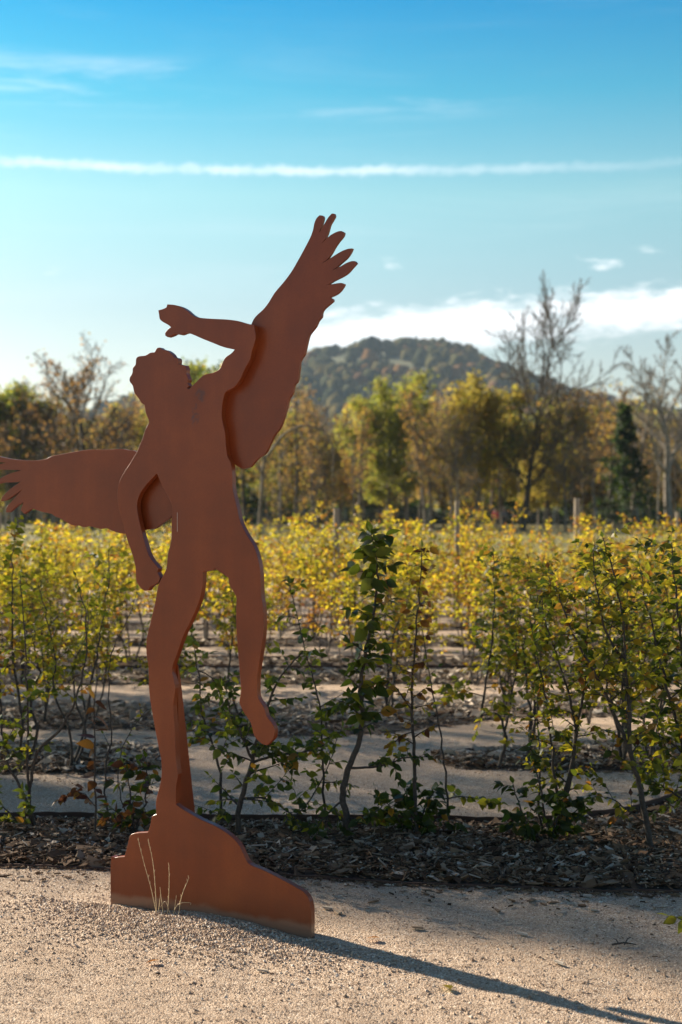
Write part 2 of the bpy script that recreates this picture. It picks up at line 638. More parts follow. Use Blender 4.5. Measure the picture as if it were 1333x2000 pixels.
# ------------------------------------------------------------------ planting beds
CHIPV = np.array([(-.30, -.46, 0), (.5, -.36, .2), (.30, .5, .0), (-.46, .30, .3), (-.22, -.5, 1), (.42, -.30, 1.3), (.20, .44, .9), (-.5, .36, 1.3)])
CHIPF = [(0, 3, 2, 1), (4, 5, 6, 7), (0, 1, 5, 4), (1, 2, 6, 5), (2, 3, 7, 6), (3, 0, 4, 7)]


def interp_poly(pts, x):
    xs, ys = zip(*pts)
    return np.interp(x, xs, ys)


def bed(name_label, near, far, x0, x1, nchips, size, hmax, pale=0.15, seed=0, litter=0):
    """near, far: px polylines of the strip's edges, laid on the ground"""
    r = np.random.default_rng(100 + seed)
    n = 90
    xs = np.linspace(x0, x1, n)
    rows = 9
    V, F = [], []
    E = []
    for i, x in enumerate(xs):
        a, b_ = gnd(x, float(interp_poly(near, x))), gnd(x, float(interp_poly(far, x)))
        E.append((a, b_))
        for j in range(rows):
            t = j / (rows - 1)
            p = a.lerp(b_, t)
            zb = float(ground_h(p.x, p.y))
            hgt = hmax * (1 - abs(2 * t - 1) ** 2.5) * (0.75 + 0.5 * math.sin(x * 0.021 + t * 5) ** 2)
            V.append((p.x, p.y, zb + 0.006 + hgt))
    for i in range(n - 1):
        for j in range(rows - 1):
            a = i * rows + j
            F.append((a, a + rows, a + rows + 1, a + 1))
    o = link('mulch_bed', py_mesh('mulch_bed', V, F, M_SOIL, True))
    tag(o, kind='structure')
    # chips
    fi = r.random(nchips) * (n - 1.001)
    t = np.clip(r.random(nchips) * 1.08 - 0.05, -0.05, 1.0)
    t = np.where(r.random(nchips) < .03, -.32 * r.random(nchips) ** 3, t)
    i0 = fi.astype(int)
    A = np.array([tuple(e[0]) for e in E])
    B = np.array([tuple(e[1]) for e in E])
    fr = (fi - i0)[:, None]
    pa = A[i0] * (1 - fr) + A[i0 + 1] * fr
    pb = B[i0] * (1 - fr) + B[i0 + 1] * fr
    pos = pa * (1 - t[:, None]) + pb * t[:, None]
    hh = hmax * (1 - np.abs(2 * np.clip(t, 0, 1) - 1) ** 2.5) * 0.9
    pos[:, 2] = ground_h(pos[:, 0], pos[:, 1]) + np.where(t < 0, .003, 0.012 + hh + 0.02 * r.random(nchips))
    q = r.random(nchips) * 2 * math.pi
    D = np.stack([np.cos(q), np.sin(q), r.normal(0, .28, nchips) * np.where(t < 0, .15, 1)], 1)
    N = np.stack([r.normal(0, .55, nchips) * np.where(t < 0, .2, 1), r.normal(0, .55, nchips) * np.where(t < 0, .2, 1), np.ones(nchips)], 1)
    L = size * (0.30 + 2.2 * r.random(nchips) ** 4)
    L = np.where(t < 0, L * .55, L)
    S = np.stack([L * (0.08 + 0.55 * r.random(nchips) ** 2.2), L, 0.002 + 0.004 * r.random(nchips)], 1)
    tone = np.clip(r.normal(0.44, .22, nchips), 0, 1)
    pl = r.random(nchips) < pale * (0.4 + 1.4 * np.clip(t, 0, 1))
    tone[pl] = 0.75 + 0.25 * r.random(pl.sum())
    Vc, Fc, Tc = scatter(CHIPV, CHIPF, pos, D, N, S, tone)
    tag(link('wood_chips', np_mesh('wood_chips', Vc, Fc, M_CHIP, Tc)), name_label, 'wood chips', kind='stuff')
    return E


def edging(pts, h=0.05, th=0.006, label='', sink=0.03):
    """a thin rusted steel strip standing in the ground along a line of points"""
    V, F = [], []
    n = len(pts)
    for i, p in enumerate(pts):
        d = (pts[min(i + 1, n - 1)] - pts[max(i - 1, 0)]).normalized()
        s_ = Vector((-d.y, d.x, 0)) * (th / 2)
        z0 = float(ground_h(p.x, p.y))
        for q, z in ((p - s_, z0 - sink), (p + s_, z0 - sink), (p + s_, z0 + h), (p - s_, z0 + h)):
            V.append((q.x, q.y, z))
    for i in range(n - 1):
        a, c_ = i * 4, i * 4 + 4
        for k in range(4):
            k2 = (k + 1) % 4
            F.append((a + k, a + k2, c_ + k2, c_ + k))
    F.append((0, 1, 2, 3))
    F.append((4 * n - 4, 4 * n - 1, 4 * n - 2, 4 * n - 3))
    return tag(link('steel_edging', py_mesh('steel_edging', V, F, M_EDGING)), label, 'edging')


near1 = [(-260, 1676), (0, 1690), (217, 1700), (480, 1704), (700, 1718), (1000, 1735), (1333, 1747), (1600, 1756)]
far1 = [(-260, 1604), (0, 1608), (300, 1612), (700, 1614), (980, 1616), (1100, 1614), (1200, 1602), (1280, 1584), (1333, 1566), (1600, 1480)]
E = bed('brown and grey wood chips mulching the front planting bed', near1, far1, -260, 1600, 34000, .040, .03, .10, 1)
edging([e[1] + (e[1] - e[0]).normalized() * 0.02 for e in E], .055, .008, 'rusted steel edging curving along the back of the front bed')
edging([e[0] - (e[1] - e[0]).normalized() * 0.02 for e in E], .014, .008, 'low rusted steel edging along the front lip of the front bed')
E = bed('grey wood chips of the second bed, left of the sculpture', [(-260, 1512), (200, 1512), (320, 1496), (350, 1482)], [(-260, 1455), (200, 1458), (320, 1466), (350, 1478)], -260, 350, 5500, .05, .03, .55, 2)
E = bed('pale wood chips of the second bed, on the right', [(850, 1488), (900, 1502), (1100, 1506), (1600, 1512)], [(850, 1484), (930, 1474), (1060, 1464), (1200, 1452), (1600, 1440)], 850, 1600, 6500, .05, .03, .55, 3)
ed2 = [gnd(x, y) for x, y in ((862, 1482), (930, 1476), (1000, 1480), (1100, 1489), (1250, 1490), (1400, 1488), (1600, 1480))]
edging(ed2, .05, .008, 'short dark steel edging in the second bed on the right')
E = bed('silvery wood chips of the third bed across the view', [(-260, 1420), (250, 1424), (550, 1440), (750, 1432), (1000, 1402), (1600, 1398)], [(-260, 1372), (400, 1378), (700, 1374), (1000, 1362), (1600, 1358)], -260, 1600, 10000, .06, .03, .75, 4)
E = bed('pale wood chips of the fourth bed across the view', [(-260, 1338), (1600, 1336)], [(-260, 1313), (1600, 1311)], -260, 1600, 6000, .07, .03, .85, 5)
edging([e[1] + Vector((0, .03, 0)) for e in E], .06, .01, 'straight dark steel edging along the fourth bed')
ROWZ = [14.7, 16.8, 19.0, 21.2, 23.6, 26.2]
for k, z in enumerate(ROWZ):
    yn, yf = HORIZON + CAM_H * FPX / (z - 0.30), HORIZON + CAM_H * FPX / (z + 0.22)
    E = bed('pale wood chips of the %s bed across the view' % ('fifth', 'sixth', 'seventh', 'eighth', 'ninth', 'last')[k],
            [(-260, yn), (1600, yn - 1)], [(-260, yf), (1600, yf - 1)], -260, 1600, 2400, .08, .03, .8, 6 + k)
    if k < 3:
        edging([e[1] + Vector((0, .03, 0)) for e in E], .06, .012, 'thin dark steel edging along the %s bed' % ('fifth', 'sixth', 'seventh')[k])

# bits of bark and leaf blown over the path
r_ = np.random.default_rng(909)
nl = 420
ly = 4.2 + 2.1 * r_.random(nl) ** .8
lx = (r_.random(nl) - .5) * (ly * .56)
kk = ly < 6.35 - 0.155 * (lx + 1.5)
lx, ly = lx[kk], ly[kk]
nl = len(lx)
q = r_.random(nl) * 6.28
Vl, Fl, Tl = scatter(CHIPV, CHIPF, np.stack([lx, ly, ground_h(lx, ly) + .002], 1), np.stack([np.cos(q), np.sin(q), r_.normal(0, .1, nl)], 1),
                     np.stack([r_.normal(0, .2, nl), r_.normal(0, .2, nl), np.ones(nl)], 1), np.stack([.002 + .006 * r_.random(nl) ** 2, .006 + .022 * r_.random(nl) ** 2.5, np.full(nl, .002)], 1), np.clip(r_.normal(.45, .28, nl), 0, 1))
tag(link('path_litter', np_mesh('path_litter', Vl, Fl, M_CHIP, Tl)), 'tiny bits of bark and leaf strewn over the gravel path', 'litter', kind='stuff')

# ------------------------------------------------------------------ hill
RIDGE = [(-900, 990), (-300, 960), (100, 860), (240, 800), (330, 762), (395, 742), (470, 722), (540, 706), (590, 692), (650, 679), (730, 669), (790, 664), (815, 661),
         (850, 667), (890, 680), (930, 700), (980, 722), (1040, 748), (1100, 772), (1180, 792), (1260, 806), (1400, 818), (1700, 850), (2200, 960), (2700, 992)]
HY = 1500.0
hx_ = np.array([(p[0] - 666.5) / FPX * HY for p in RIDGE])
hz_ = np.array([max((HORIZON - p[1]) / FPX * HY + CAM_H - 13.0, -2.0) for p in RIDGE])


def hill_h(x, y):
    t = np.clip((y - 620.0) / (HY - 620.0), 0, 1)
    f = t * t * (3 - 2 * t)
    g = np.clip((2500.0 - y) / (2500.0 - HY), 0, 1)
    g = g * g * (3 - 2 * g)
    rid = np.interp(x * (1.0 + 0.0 * y), hx_, hz_)
    b_ = 5.0 * np.sin(x * .021 + 1.7 * np.sin(y * .013)) * np.cos(y * .017 + np.sin(x * .011)) * np.clip(rid / 60, 0, 1)
    return (rid * np.where(y < HY, f, g) + b_ * np.where(y < HY, f * (1 - t) * 4, g) * 0.6) - 0.6 * (1 - np.where(y < HY, f, g))


hxs = np.linspace(-850, 1050, 110)
hys = np.linspace(560, 2520, 70)
XX, YY = np.meshgrid(hxs, hys)
ZZ = hill_h(XX, YY)
V = np.stack([XX, YY, ZZ], -1).reshape(-1, 3)
ii = (np.arange(len(hys) - 1)[:, None] * len(hxs) + np.arange(len(hxs) - 1)[None, :]).ravel()
F = np.stack([ii, ii + 1, ii + 1 + len(hxs), ii + len(hxs)], axis=1)
m, nt, b, out = new_mat('hill_scrub')
co = nt.n('ShaderNodeTexCoord')
nz = nt.noise(co.outputs['Object'], .012, 7.0, 0.65)
nt.put(b.inputs['Base Color'], nt.ramp(nz, [(0.35, (.045, .055, .020)), (0.5, (.08, .085, .028)), (0.65, (.13, .115, .045))]))
b.inputs['Roughness'].default_value = 1.0
tag(link('hill', np_mesh('hill', V, F, m, smooth=True)), kind='structure')

# the wood on the hill, one far-off mass of crowns
bmi = bmesh.new()
bmesh.ops.create_icosphere(bmi, subdivisions=2, radius=1.0)
ICO = np.array([tuple(v.co) for v in bmi.verts])
ICOF = np.array([[v.index for v in f.verts] for f in bmi.faces])
bmi.free()
nh = 9500
cand = nh * 3
tx = rng.uniform(-420, 700, cand)
ty = 700 + 840 * rng.random(cand) ** 0.75
dens = 0.5 + 0.5 * np.sin(tx * .019 + 2.0 * np.sin(ty * .009)) * np.sin(ty * .016 + 1.6 * np.sin(tx * .012)) + 0.25 * np.sin(tx * .07) * np.sin(ty * .06)
ridge_zone = ty > 1330
keep = rng.random(cand) < np.where(ridge_zone, 0.85, np.clip(dens * 1.4 - 0.05, 0.08, 1))
tx, ty = tx[keep][:nh], ty[keep][:nh]
n = len(tx)
tz = hill_h(tx, ty)
sr = (1.9 + 4.4 * rng.random(n) ** 1.7) * np.where(ty < 1330, 1.25, 0.85) * np.where(rng.random(n) < .05, 1.35, 1.0)
lump = 1 + 0.22 * np.sin(ICO[None, :, 0] * 5 + rng.random((n, 1)) * 6) * np.sin(ICO[None, :, 1] * 6 + rng.random((n, 1)) * 6) + rng.normal(0, .09, (n, len(ICO)))
VV = ICO[None] * lump[:, :, None] * sr[:, None, None]
VV[:, :, 2] *= rng.uniform(0.9, 1.35, (n, 1))
VV = VV + np.stack([tx, ty, tz + sr * 0.55], 1)[:, None, :]
FF = (ICOF[None] + (np.arange(n) * len(ICO))[:, None, None]).reshape(-1, 3)
tone = np.clip(rng.normal(.42, .16, n) + .26 * np.sin(tx * .017 + 1.5 * np.sin(ty * .011)) * np.sin(ty * .013 + tx * .006), 0, 1)
tone[rng.random(n) < .08] = .8
m, nt, b, out = new_mat('hill_crowns')
co = nt.n('ShaderNodeTexCoord')
nz = nt.noise(co.outputs['Object'], .45, 4.0, 0.65)
c = nt.ramp(attr(nt), [(0.0, (.024, .034, .014)), (0.3, (.065, .068, .022)), (0.6, (.15, .115, .032)), (0.85, (.24, .11, .035)), (1.0, (.12, .06, .03))])
nt.put(b.inputs['Base Color'], nt.mix(nz, c, nt.mix(1.0, c, (.45, .45, .45, 1), 'MULTIPLY')))
b.inputs['Roughness'].default_value = 1.0
b.inputs['Specular IOR Level'].default_value = 0.1
bump(nt, b, nz, 1.0, 2.0)
tag(link('hill_woods', np_mesh('hill_woods', VV.reshape(-1, 3), FF, m, np.repeat(tone, len(ICO)), smooth=True)),
    'dark autumn woods covering the hill', 'woods', kind='stuff')

# a small cross at the summit
sp = (813 - 666.5) / FPX * HY
sz = float(hill_h(np.array(sp), np.array(HY)))
mast_m = plain_mat('weathered_metal', (.12, .12, .13), .6)
cr = empty('summit_cross', (sp, HY, sz - 0.5))
tag(cr, 'tiny dark cross standing on the summit of the hill', 'cross')
V_, F_ = box_geo(1.2, 1.2, 17.0)
link('post', py_mesh('post', V_, F_, mast_m), cr)
V_, F_ = box_geo(6.0, 1.0, 1.1)
o = link('crossbar', py_mesh('crossbar', V_, F_, mast_m), cr)
o.location = (0, -1.11, 12.5)

# ------------------------------------------------------------------ trees
LEAFQ = [(0, 0, 0), (.42, .5, .06), (0, 1, -.05), (-.42, .5, .06)]
LEAFQF = [(0, 1, 2), (0, 2, 3)]


class Tree:
    def __init__(s, seed):
        s.r = random.Random(seed)
        s.np = np.random.default_rng(seed)
        s.tb = Tubes()
        s.tw = []

    def grow(s, p, d, L, rad, lvl, cfg):
        r = s.r
        n = max(3, int(L / cfg['seg'][lvl]))
        pts = [p.copy()]
        d = d.normalized()
        trop = cfg['trop'][lvl]
        wob = cfg['wob'][lvl]
        for i in range(n):
            d = (d + Vector((r.gauss(0, wob), r.gauss(0, wob), r.gauss(0, wob) + trop))).normalized()
            p = p + d * (L / n)
            pts.append(p.copy())
        tip = rad * cfg['taper'][lvl]
        s.tb.add(pts, rad, tip, (8, 6, 4, 3, 3)[lvl], 0.5, cfg.get('rmin', 0.012))
        if lvl >= cfg['leaf_from']:
            s.tw.append(pts)
        if lvl < cfg['levels']:
            k = cfg['kids'][lvl]
            a0 = r.random() * 6.28
            for i in range(k):
                t = cfg['t0'][lvl] + (1 - cfg['t0'][lvl]) * (i + r.random() * 0.8) / k
                t = min(t, 0.99)
                q = t * n
                j = min(int(q), n - 1)
                bp = pts[j].lerp(pts[j + 1], q - j)
                dd = (pts[j + 1] - pts[j]).normalized()
                a0 += 2.4 + r.gauss(0, .35)
                side = dd.cross(Vector((math.cos(a0), math.sin(a0), 0.15)))
                if side.length < 0.05:
                    side = dd.cross(Vector((1, 0, 0)))
                side.normalize()
                ang = R(cfg['ang'][lvl] + r.gauss(0, 8)) * (1 - 0.35 * t * cfg.get('close', 1.0))
                cd = dd * math.cos(ang) + side * math.sin(ang)
                shape = cfg['shape'](t) if lvl == 0 else (1 - 0.55 * t)
                cl_ = L * cfg['ratio'][lvl] * shape * (0.75 + 0.5 * r.random())
                lr = (rad + (tip - rad) * t)
                s.grow(bp, cd, cl_, lr * cfg['rr'][lvl], lvl + 1, cfg)

    def leaves(s, per, size, spread, tone, tsd, zlo=0.0, zhi=1e9):
        P = []
        for pts in s.tw:
            for _ in range(per if per >= 1 else (1 if s.r.random() < per else 0)):
                i = s.r.randrange(len(pts) - 1)
                p = pts[i].lerp(pts[i + 1], s.r.random())
                P.append((p.x + s.r.gauss(0, spread), p.y + s.r.gauss(0, spread), p.z + s.r.gauss(0, spread * .8)))
        P = np.array(P)
        if len(P):
            P = P[(P[:, 2] > zlo) & (P[:, 2] < zhi)]
        n = len(P)
        D = s.np.normal(0, 1, (n, 3))
        D[:, 2] -= 0.5
        N = s.np.normal(0, 1, (n, 3))
        S = size * (0.55 + 0.9 * s.np.random(n))
        clump = 0.5 * np.sin(P[:, 0] * 1.3 + 1.1 * np.sin(P[:, 2] * 1.1)) * np.sin(P[:, 2] * 1.5 + P[:, 1])
        T = np.clip(tone + tsd * clump + s.np.normal(0, tsd * 0.7, n), 0, 1)
        return scatter(LEAFQ, LEAFQF, P, D, N, S, T)


def cfg(H, kind):
    base = dict(levels=3, leaf_from=2, seg=[H / 10, .6, .4, .3, .3], taper=[.25, .3, .35, .5, .5], close=1.0, rmin=0.017)
    if kind == 'round':      # broad crowned oak-like tree
        base.update(kids=[17, 11, 8], t0=[.26, .2, .15], ang=[62, 50, 45], ratio=[.46, .42, .42], rr=[.5, .55, .6], trop=[.02, .05, .04, .02], wob=[.06, .14, .18, .2], shape=lambda t: 0.35 + 1.0 * math.sin(min(1, t) * math.pi * .85) * (1.15 - .5 * t))
    elif kind == 'tall':     # tall open tree with rising limbs
        base.update(kids=[20, 12, 9], t0=[.22, .2, .15], ang=[58, 44, 42], ratio=[.40, .42, .40], rr=[.5, .55, .6], trop=[.02, .08, .06, .03], wob=[.04, .12, .16, .2], rmin=.024, shape=lambda t: 0.45 + 0.9 * math.sin(min(1, t) * math.pi * .8))
    elif kind == 'fork':     # bare forked plane-like tree
        base.update(kids=[8, 13, 10], t0=[.36, .25, .2], ang=[56, 46, 46], ratio=[.66, .44, .42], rr=[.7, .5, .55], trop=[.01, .07, .04, .02], wob=[.06, .10, .16, .2], shape=lambda t: 1.0 - .3 * t, rmin=.022)
    elif kind == 'narrow':   # upright bare tree
        base.update(kids=[20, 7, 5], t0=[.28, .2, .2], ang=[40, 36, 38], ratio=[.26, .42, .40], rr=[.45, .55, .6], trop=[.02, .09, .05, .02], wob=[.03, .1, .16, .2], shape=lambda t: 1.15 - .75 * t)
    elif kind == 'cone':     # conifer
        base.update(levels=2, leaf_from=1, kids=[46, 9], t0=[.08, .15], ang=[84, 48], ratio=[.30, .34], rr=[.3, .5], trop=[.02, -.02, -.03], wob=[.015, .05, .1], shape=lambda t: 1.05 - .98 * t, close=.3)
    return base


def make_tree(seed, H, r0, kind, leaf, bark, lean=(0, 0), keep=1):
    t = Tree(seed)
    c = cfg(H, kind)
    t.grow(Vector((0, 0, -0.3)), Vector((lean[0], lean[1], 1)), H * (0.72 if kind in ('round', 'fork') else 0.88 if kind != 'cone' else 1.0), r0, 0, c)
    tm = t.tb.mesh('trunk', bark)
    lm = None
    if leaf:
        per, size, spread, tone, tsd = leaf[:5]
        zlo, zhi = (leaf[5], leaf[6]) if len(leaf) > 5 else (0, 1e9)
        V, F, T = t.leaves(per, size, spread, tone, tsd, zlo * H, zhi * H)
        if len(V):
            lm = np_mesh('crown', V, F, M_TREELEAF, T)
    zmax = max(v.z for v in t.tb.V)
    return tm, lm, zmax


def place_tree(meshes, px, Y, top, label, group=None, rz=0.0, name='tree', cat='tree'):
    tm, lm, zmax = meshes
    H = (HORIZON - top) / FPX * Y + CAM_H
    o = empty(name, ((px - 666.5) / FPX * Y, Y, 0.0), rz)
    sc_ = H / zmax
    o.scale = (sc_, sc_, sc_)
    tag(o, label, cat, group)
    link('trunk', tm, o)
    if lm:
        link('crown', lm, o)
    return o


G_WOOD = 'trees of the wood behind the meadow'
T_oak = make_tree(11, 12, .26, 'round', (1, .15, .20, .92, .14), M_BARK)
place_tree(T_oak, 178, 100, 646, 'spreading oak with sparse brown leaves behind the left wing', G_WOOD, 0.6, 'oak_tree')
T_tall = make_tree(23, 18, .30, 'tall', (3, .22, .32, .55, .22, .14, .62), M_BARK, (.05, 0))
place_tree(T_tall, 1020, 102, 535, 'tallest tree, bare branches above and olive yellow leaves below', G_WOOD, 0.0, 'tall_tree')
T_fork = make_tree(37, 14, .34, 'fork', None, M_BARKPALE)
place_tree(T_fork, 1305, 108, 650, 'leafless forked tree with pale trunk at the right edge', G_WOOD, 1.0, 'bare_tree')
T_lime = make_tree(41, 14, .26, 'tall', (6, .28, .42, .45, .08), M_BARKGREY)
place_tree(T_lime, 758, 106, 730, 'lime green leafy tree in front of the hill', G_WOOD, 0.3, 'leafy_tree')
T_gold = make_tree(53, 13, .24, 'round', (6, .25, .36, .60, .08), M_BARKGREY)
place_tree(T_gold, 930, 103, 735, 'golden leaved tree left of the tallest tree', G_WOOD, 1.4, 'golden_tree')
T_cone = make_tree(61, 14, .25, 'cone', (13, .30, .22, .05, .06), M_BARK)
place_tree(T_cone, 1225, 106, 790, 'dark green conifer among the bare trees on the right', G_WOOD, 0, 'conifer_tree')
T_bare = make_tree(71, 13, .17, 'narrow', (1, .18, .25, .82, .2), M_BARKGREY)
T_bare2 = make_tree(73, 13, .16, 'tall', (1, .16, .3, .80, .22), M_BARKGREY)
T_mid = make_tree(79, 12, .20, 'round', (3, .20, .32, .66, .24), M_BARK)
T_green = make_tree(83, 12, .22, 'round', (6, .26, .36, .40, .16), M_BARK)
T_orange = make_tree(89, 10, .16, 'narrow', (9, .24, .34, .74, .16), M_BARK)
T_larch = make_tree(97, 13, .16, 'cone', (2, .16, .2, .78, .15), M_BARK)
place_tree(T_larch, 578, 100, 720, 'thin straight larch with nearly bare arching branches beside the right wing', G_WOOD, 0, 'larch_tree')
place_tree(T_orange, 695, 112, 838, 'small orange leaved tree below the lime green tree', G_WOOD, 0.4, 'orange_tree')
place_tree(T_bare, 845, 112, 742, 'slim grey bare tree between the lime green and golden trees', G_WOOD, 0.9, 'bare_tree')
place_tree(T_bare2, 792, 116, 786, 'pale stemmed bare tree in front of the lime green tree', G_WOOD, 1.7, 'bare_tree')
place_tree(T_mid, 1120, 118, 772, 'olive brown tree right of the tallest tree', G_WOOD, 2.9, 'autumn_tree')
place_tree(T_green, 25, 112, 742, 'bushy green tree at the left edge above the wing tip', G_WOOD, 2.1, 'leafy_tree')
place_tree(T_green, 418, 140, 700, 'green tree top showing under the raised arm', G_WOOD, 0.2, 'leafy_tree')
spots = [(T_bare, 612, 104, 770, 'bare_tree'), (T_bare, 832, 101, 752, 'bare_tree'), (T_bare2, 880, 99, 768, 'bare_tree'), (T_bare2, 1105, 100, 742, 'bare_tree'), (T_bare, 1165, 101, 752, 'bare_tree'), (T_bare, 702, 100, 790, 'bare_tree'), (T_bare, 1188, 108, 738, 'bare_tree'), (T_fork, 1350, 112, 690, 'bare_tree'), (T_fork, 1236, 120, 716, 'bare_tree'), (T_oak, 30, 108, 738, 'oak_tree'), (T_oak, 246, 112, 770, 'oak_tree'), (T_bare2, 120, 110, 742, 'bare_tree'), (T_mid, -60, 118, 760, 'tree'), (T_bare2, 75, 125, 768, 'bare_tree'), (T_mid, 105, 116, 800, 'tree'), (T_mid, 262, 116, 790, 'tree'), (T_bare, 320, 126, 765, 'bare_tree'),
         (T_green, 350, 140, 800, 'tree'), (T_mid, 480, 128, 770, 'tree'), (T_mid, 545, 118, 800, 'tree'), (T_bare2, 640, 116, 790, 'bare_tree'), (T_bare, 622, 132, 752, 'bare_tree'),
         (T_gold, 665, 126, 830, 'tree'), (T_mid, 740, 122, 850, 'tree'), (T_bare, 885, 128, 770, 'bare_tree'), (T_mid, 868, 120, 860, 'tree'), (T_gold, 985, 124, 790, 'tree'),
         (T_green, 1075, 132, 800, 'tree'), (T_gold, 1062, 112, 870, 'tree'), (T_bare2, 1175, 118, 770, 'bare_tree'), (T_bare, 1200, 112, 742, 'bare_tree'), (T_orange, 1140, 128, 880, 'tree'),
         (T_mid, 1262, 128, 850, 'tree'), (T_bare, 1270, 122, 800, 'bare_tree'), (T_bare2, 1345, 118, 790, 'bare_tree'), (T_mid, 1390, 122, 800, 'tree'), (T_bare, 960, 120, 790, 'bare_tree'),
         (T_bare, 705, 110, 800, 'bare_tree'), (T_bare2, 40, 132, 745, 'bare_tree'), (T_mid, 1175, 132, 860, 'tree'), (T_green, 600, 138, 860, 'tree'), (T_orange, 30, 125, 850, 'tree'), (T_orange, 1310, 126, 900, 'tree'),
         (T_mid, 820, 138, 800, 'tree'), (T_mid, 930, 140, 830, 'tree'), (T_mid, 180, 130, 830, 'tree'), (T_gold, 90, 138, 850, 'tree')]
KINDL = {id(T_fork): 'leafless forked tree in the wood', id(T_oak): 'sparse oak in the wood', id(T_mid): 'brown leaved tree in the wood', id(T_bare): 'slender leafless tree in the wood',
         id(T_bare2): 'wide leafless tree in the wood', id(T_green): 'green bushy tree in the wood',
         id(T_gold): 'low yellow tree in the wood', id(T_orange): 'small rusty orange tree in the wood'}
tseen = {}
for i, (tt, x, Y, top, nm) in enumerate(spots):
    for lim, ph in ((90, 'at the left edge'), (215, 'beside the spreading oak'), (300, 'beside the head of the figure'), (440, 'behind the figure'), (605, 'by the straight larch'), (715, 'left of the lime tree'),
                    (810, 'below the lime tree'), (895, 'left of the golden tree'), (990, 'by the golden tree'), (1085, 'by the tallest tree'), (1215, 'right of the tallest tree'), (1290, 'by the conifer'), (9999, 'at the right edge')):
        if x < lim:
            break
    k_ = (id(tt), ph)
    tseen[k_] = tseen.get(k_, 0) + 1
    place_tree(tt, x, Y, top, KINDL[id(tt)] + (',', ', second', ', third', ', fourth', ', fifth')[min(tseen[k_] - 1, 4)] + ' ' + ph, G_WOOD, i * 1.9, nm)

# small dark arching sapling nearer the camera, right of the sculpture
Ys = 36.0
o = empty('arching_sapling', ((503 - 666.5) / FPX * Ys, Ys, 0))
tag(o, 'leafless sapling with arching grey stem right of the sculpture', 'tree')
tb = Tubes()
org = Vector(o.location)


def pxline(pts, Y, org):
    return [at(x, y, Y + (dy[0] if dy else 0)) - org for x, y, *dy in pts]


def smooth_line(P, k=4):
    out_ = []
    n = len(P)
    for i in range(n - 1):
        p0, p1, p2, p3 = P[max(i - 1, 0)], P[i], P[i + 1], P[min(i + 2, n - 1)]
        for j in range(k):
            t = j / k
            out_.append(0.5 * ((2 * p1) + (p2 - p0) * t + (2 * p0 - 5 * p1 + 4 * p2 - p3) * t * t + (3 * p1 - p0 - 3 * p2 + p3) * t ** 3))
    out_.append(P[-1])
    return out_


root = at(503, HORIZON + CAM_H * FPX / Ys, Ys)
for pts, r0, r1 in (([(503, 1118), (506, 1050), (512, 960), (516, 905), (530, 880), (560, 845), (600, 832), (640, 850), (652, 890), (648, 940)], .06, .012),
                    ([(514, 930), (500, 905), (494, 880), (488, 850)], .03, .01), ([(516, 905), (514, 870), (522, 840)], .03, .008),
                    ([(580, 836), (600, 870), (612, 910)], .018, .006), ([(620, 838), (640, 825), (662, 832)], .015, .006)):
    tb.add(smooth_line(pxline(pts, Ys, org)), r0, r1, 6)
link('trunk', tb.mesh('trunk', M_BARKGREY), o)

# unseen trees added left of the frame, crowns squeezed thin to dapple the paths
T_shade = make_tree(131, 15, .25, 'round', (2, .16, .3, .6, .25), M_BARK)
for k, (perp, t_, H, wide) in enumerate(((5.15, 34.0, 19.0, .20), (5.6, 27.0, 16.0, .26), (6.5, 23.0, 14.0, .19), (7.6, 27.0, 16.0, .19), (8.6, 25.0, 15.0, .19))):
    sx_, sy_ = 0.597 * perp - 0.802 * t_, 0.802 * perp + 0.597 * t_
    o = empty('tall_tree', (sx_, sy_, 0), k * 2.0)
    q = H / T_shade[2]
    o.scale = (q * wide, q * wide, q)
    tag(o, 'tall narrow tree added out of view on the left for shade', 'tree', 'unseen trees added for shade')
    link('trunk', T_shade[0], o)
    link('crown', T_shade[1], o)

# dark hedge under the wood
nh_ = 26000
hx2 = rng.uniform(-46, 46, nh_)
hy2 = 148 + rng.normal(0, 1.2, nh_)
hz2 = rng.random(nh_) ** 0.9 * (2.6 + 0.9 * np.sin(hx2 * .5) + 0.6 * np.sin(hx2 * 1.7))
Pn = np.stack([hx2, hy2, hz2], 1)
V, F, T = scatter(LEAFQ, LEAFQF, Pn, rng.normal(0, 1, (nh_, 3)), rng.normal(0, 1, (nh_, 3)), rng.uniform(.25, .55, nh_), np.clip(rng.normal(.08, .08, nh_), 0, 1))
tag(link('evergreen_hedge', np_mesh('evergreen_hedge', V, F, M_TREELEAF, T)), 'dark evergreen hedge running along the foot of the wood', 'hedge', kind='stuff')

# the depth of the wood behind the single trees
nw_ = 52000
wx = rng.uniform(-58, 58, nw_)
wy = 165 + rng.normal(0, 7, nw_)
top_ = 11.0 + 2.2 * np.sin(wx * .21) + 1.6 * np.sin(wx * .57 + 1) + 1.0 * np.sin(wx * 1.3)
wz = rng.random(nw_) ** 1.1 * top_
Pn = np.stack([wx, wy, wz], 1)
wt_ = np.clip(.64 + .2 * np.sin(wx * .33 + 1.2 * np.sin(wz * .5)) * np.sin(wz * .6 + wx * .17) + rng.normal(0, .12, nw_), 0, 1)
V, F, T = scatter(LEAFQ, LEAFQF, Pn, rng.normal(0, 1, (nw_, 3)), rng.normal(0, 1, (nw_, 3)), rng.uniform(.25, .6, nw_), wt_)
tag(link('autumn_woods', np_mesh('autumn_woods', V, F, M_TREELEAF, T)), 'brown and olive depth of the wood behind the single trees', 'woods', kind='stuff')

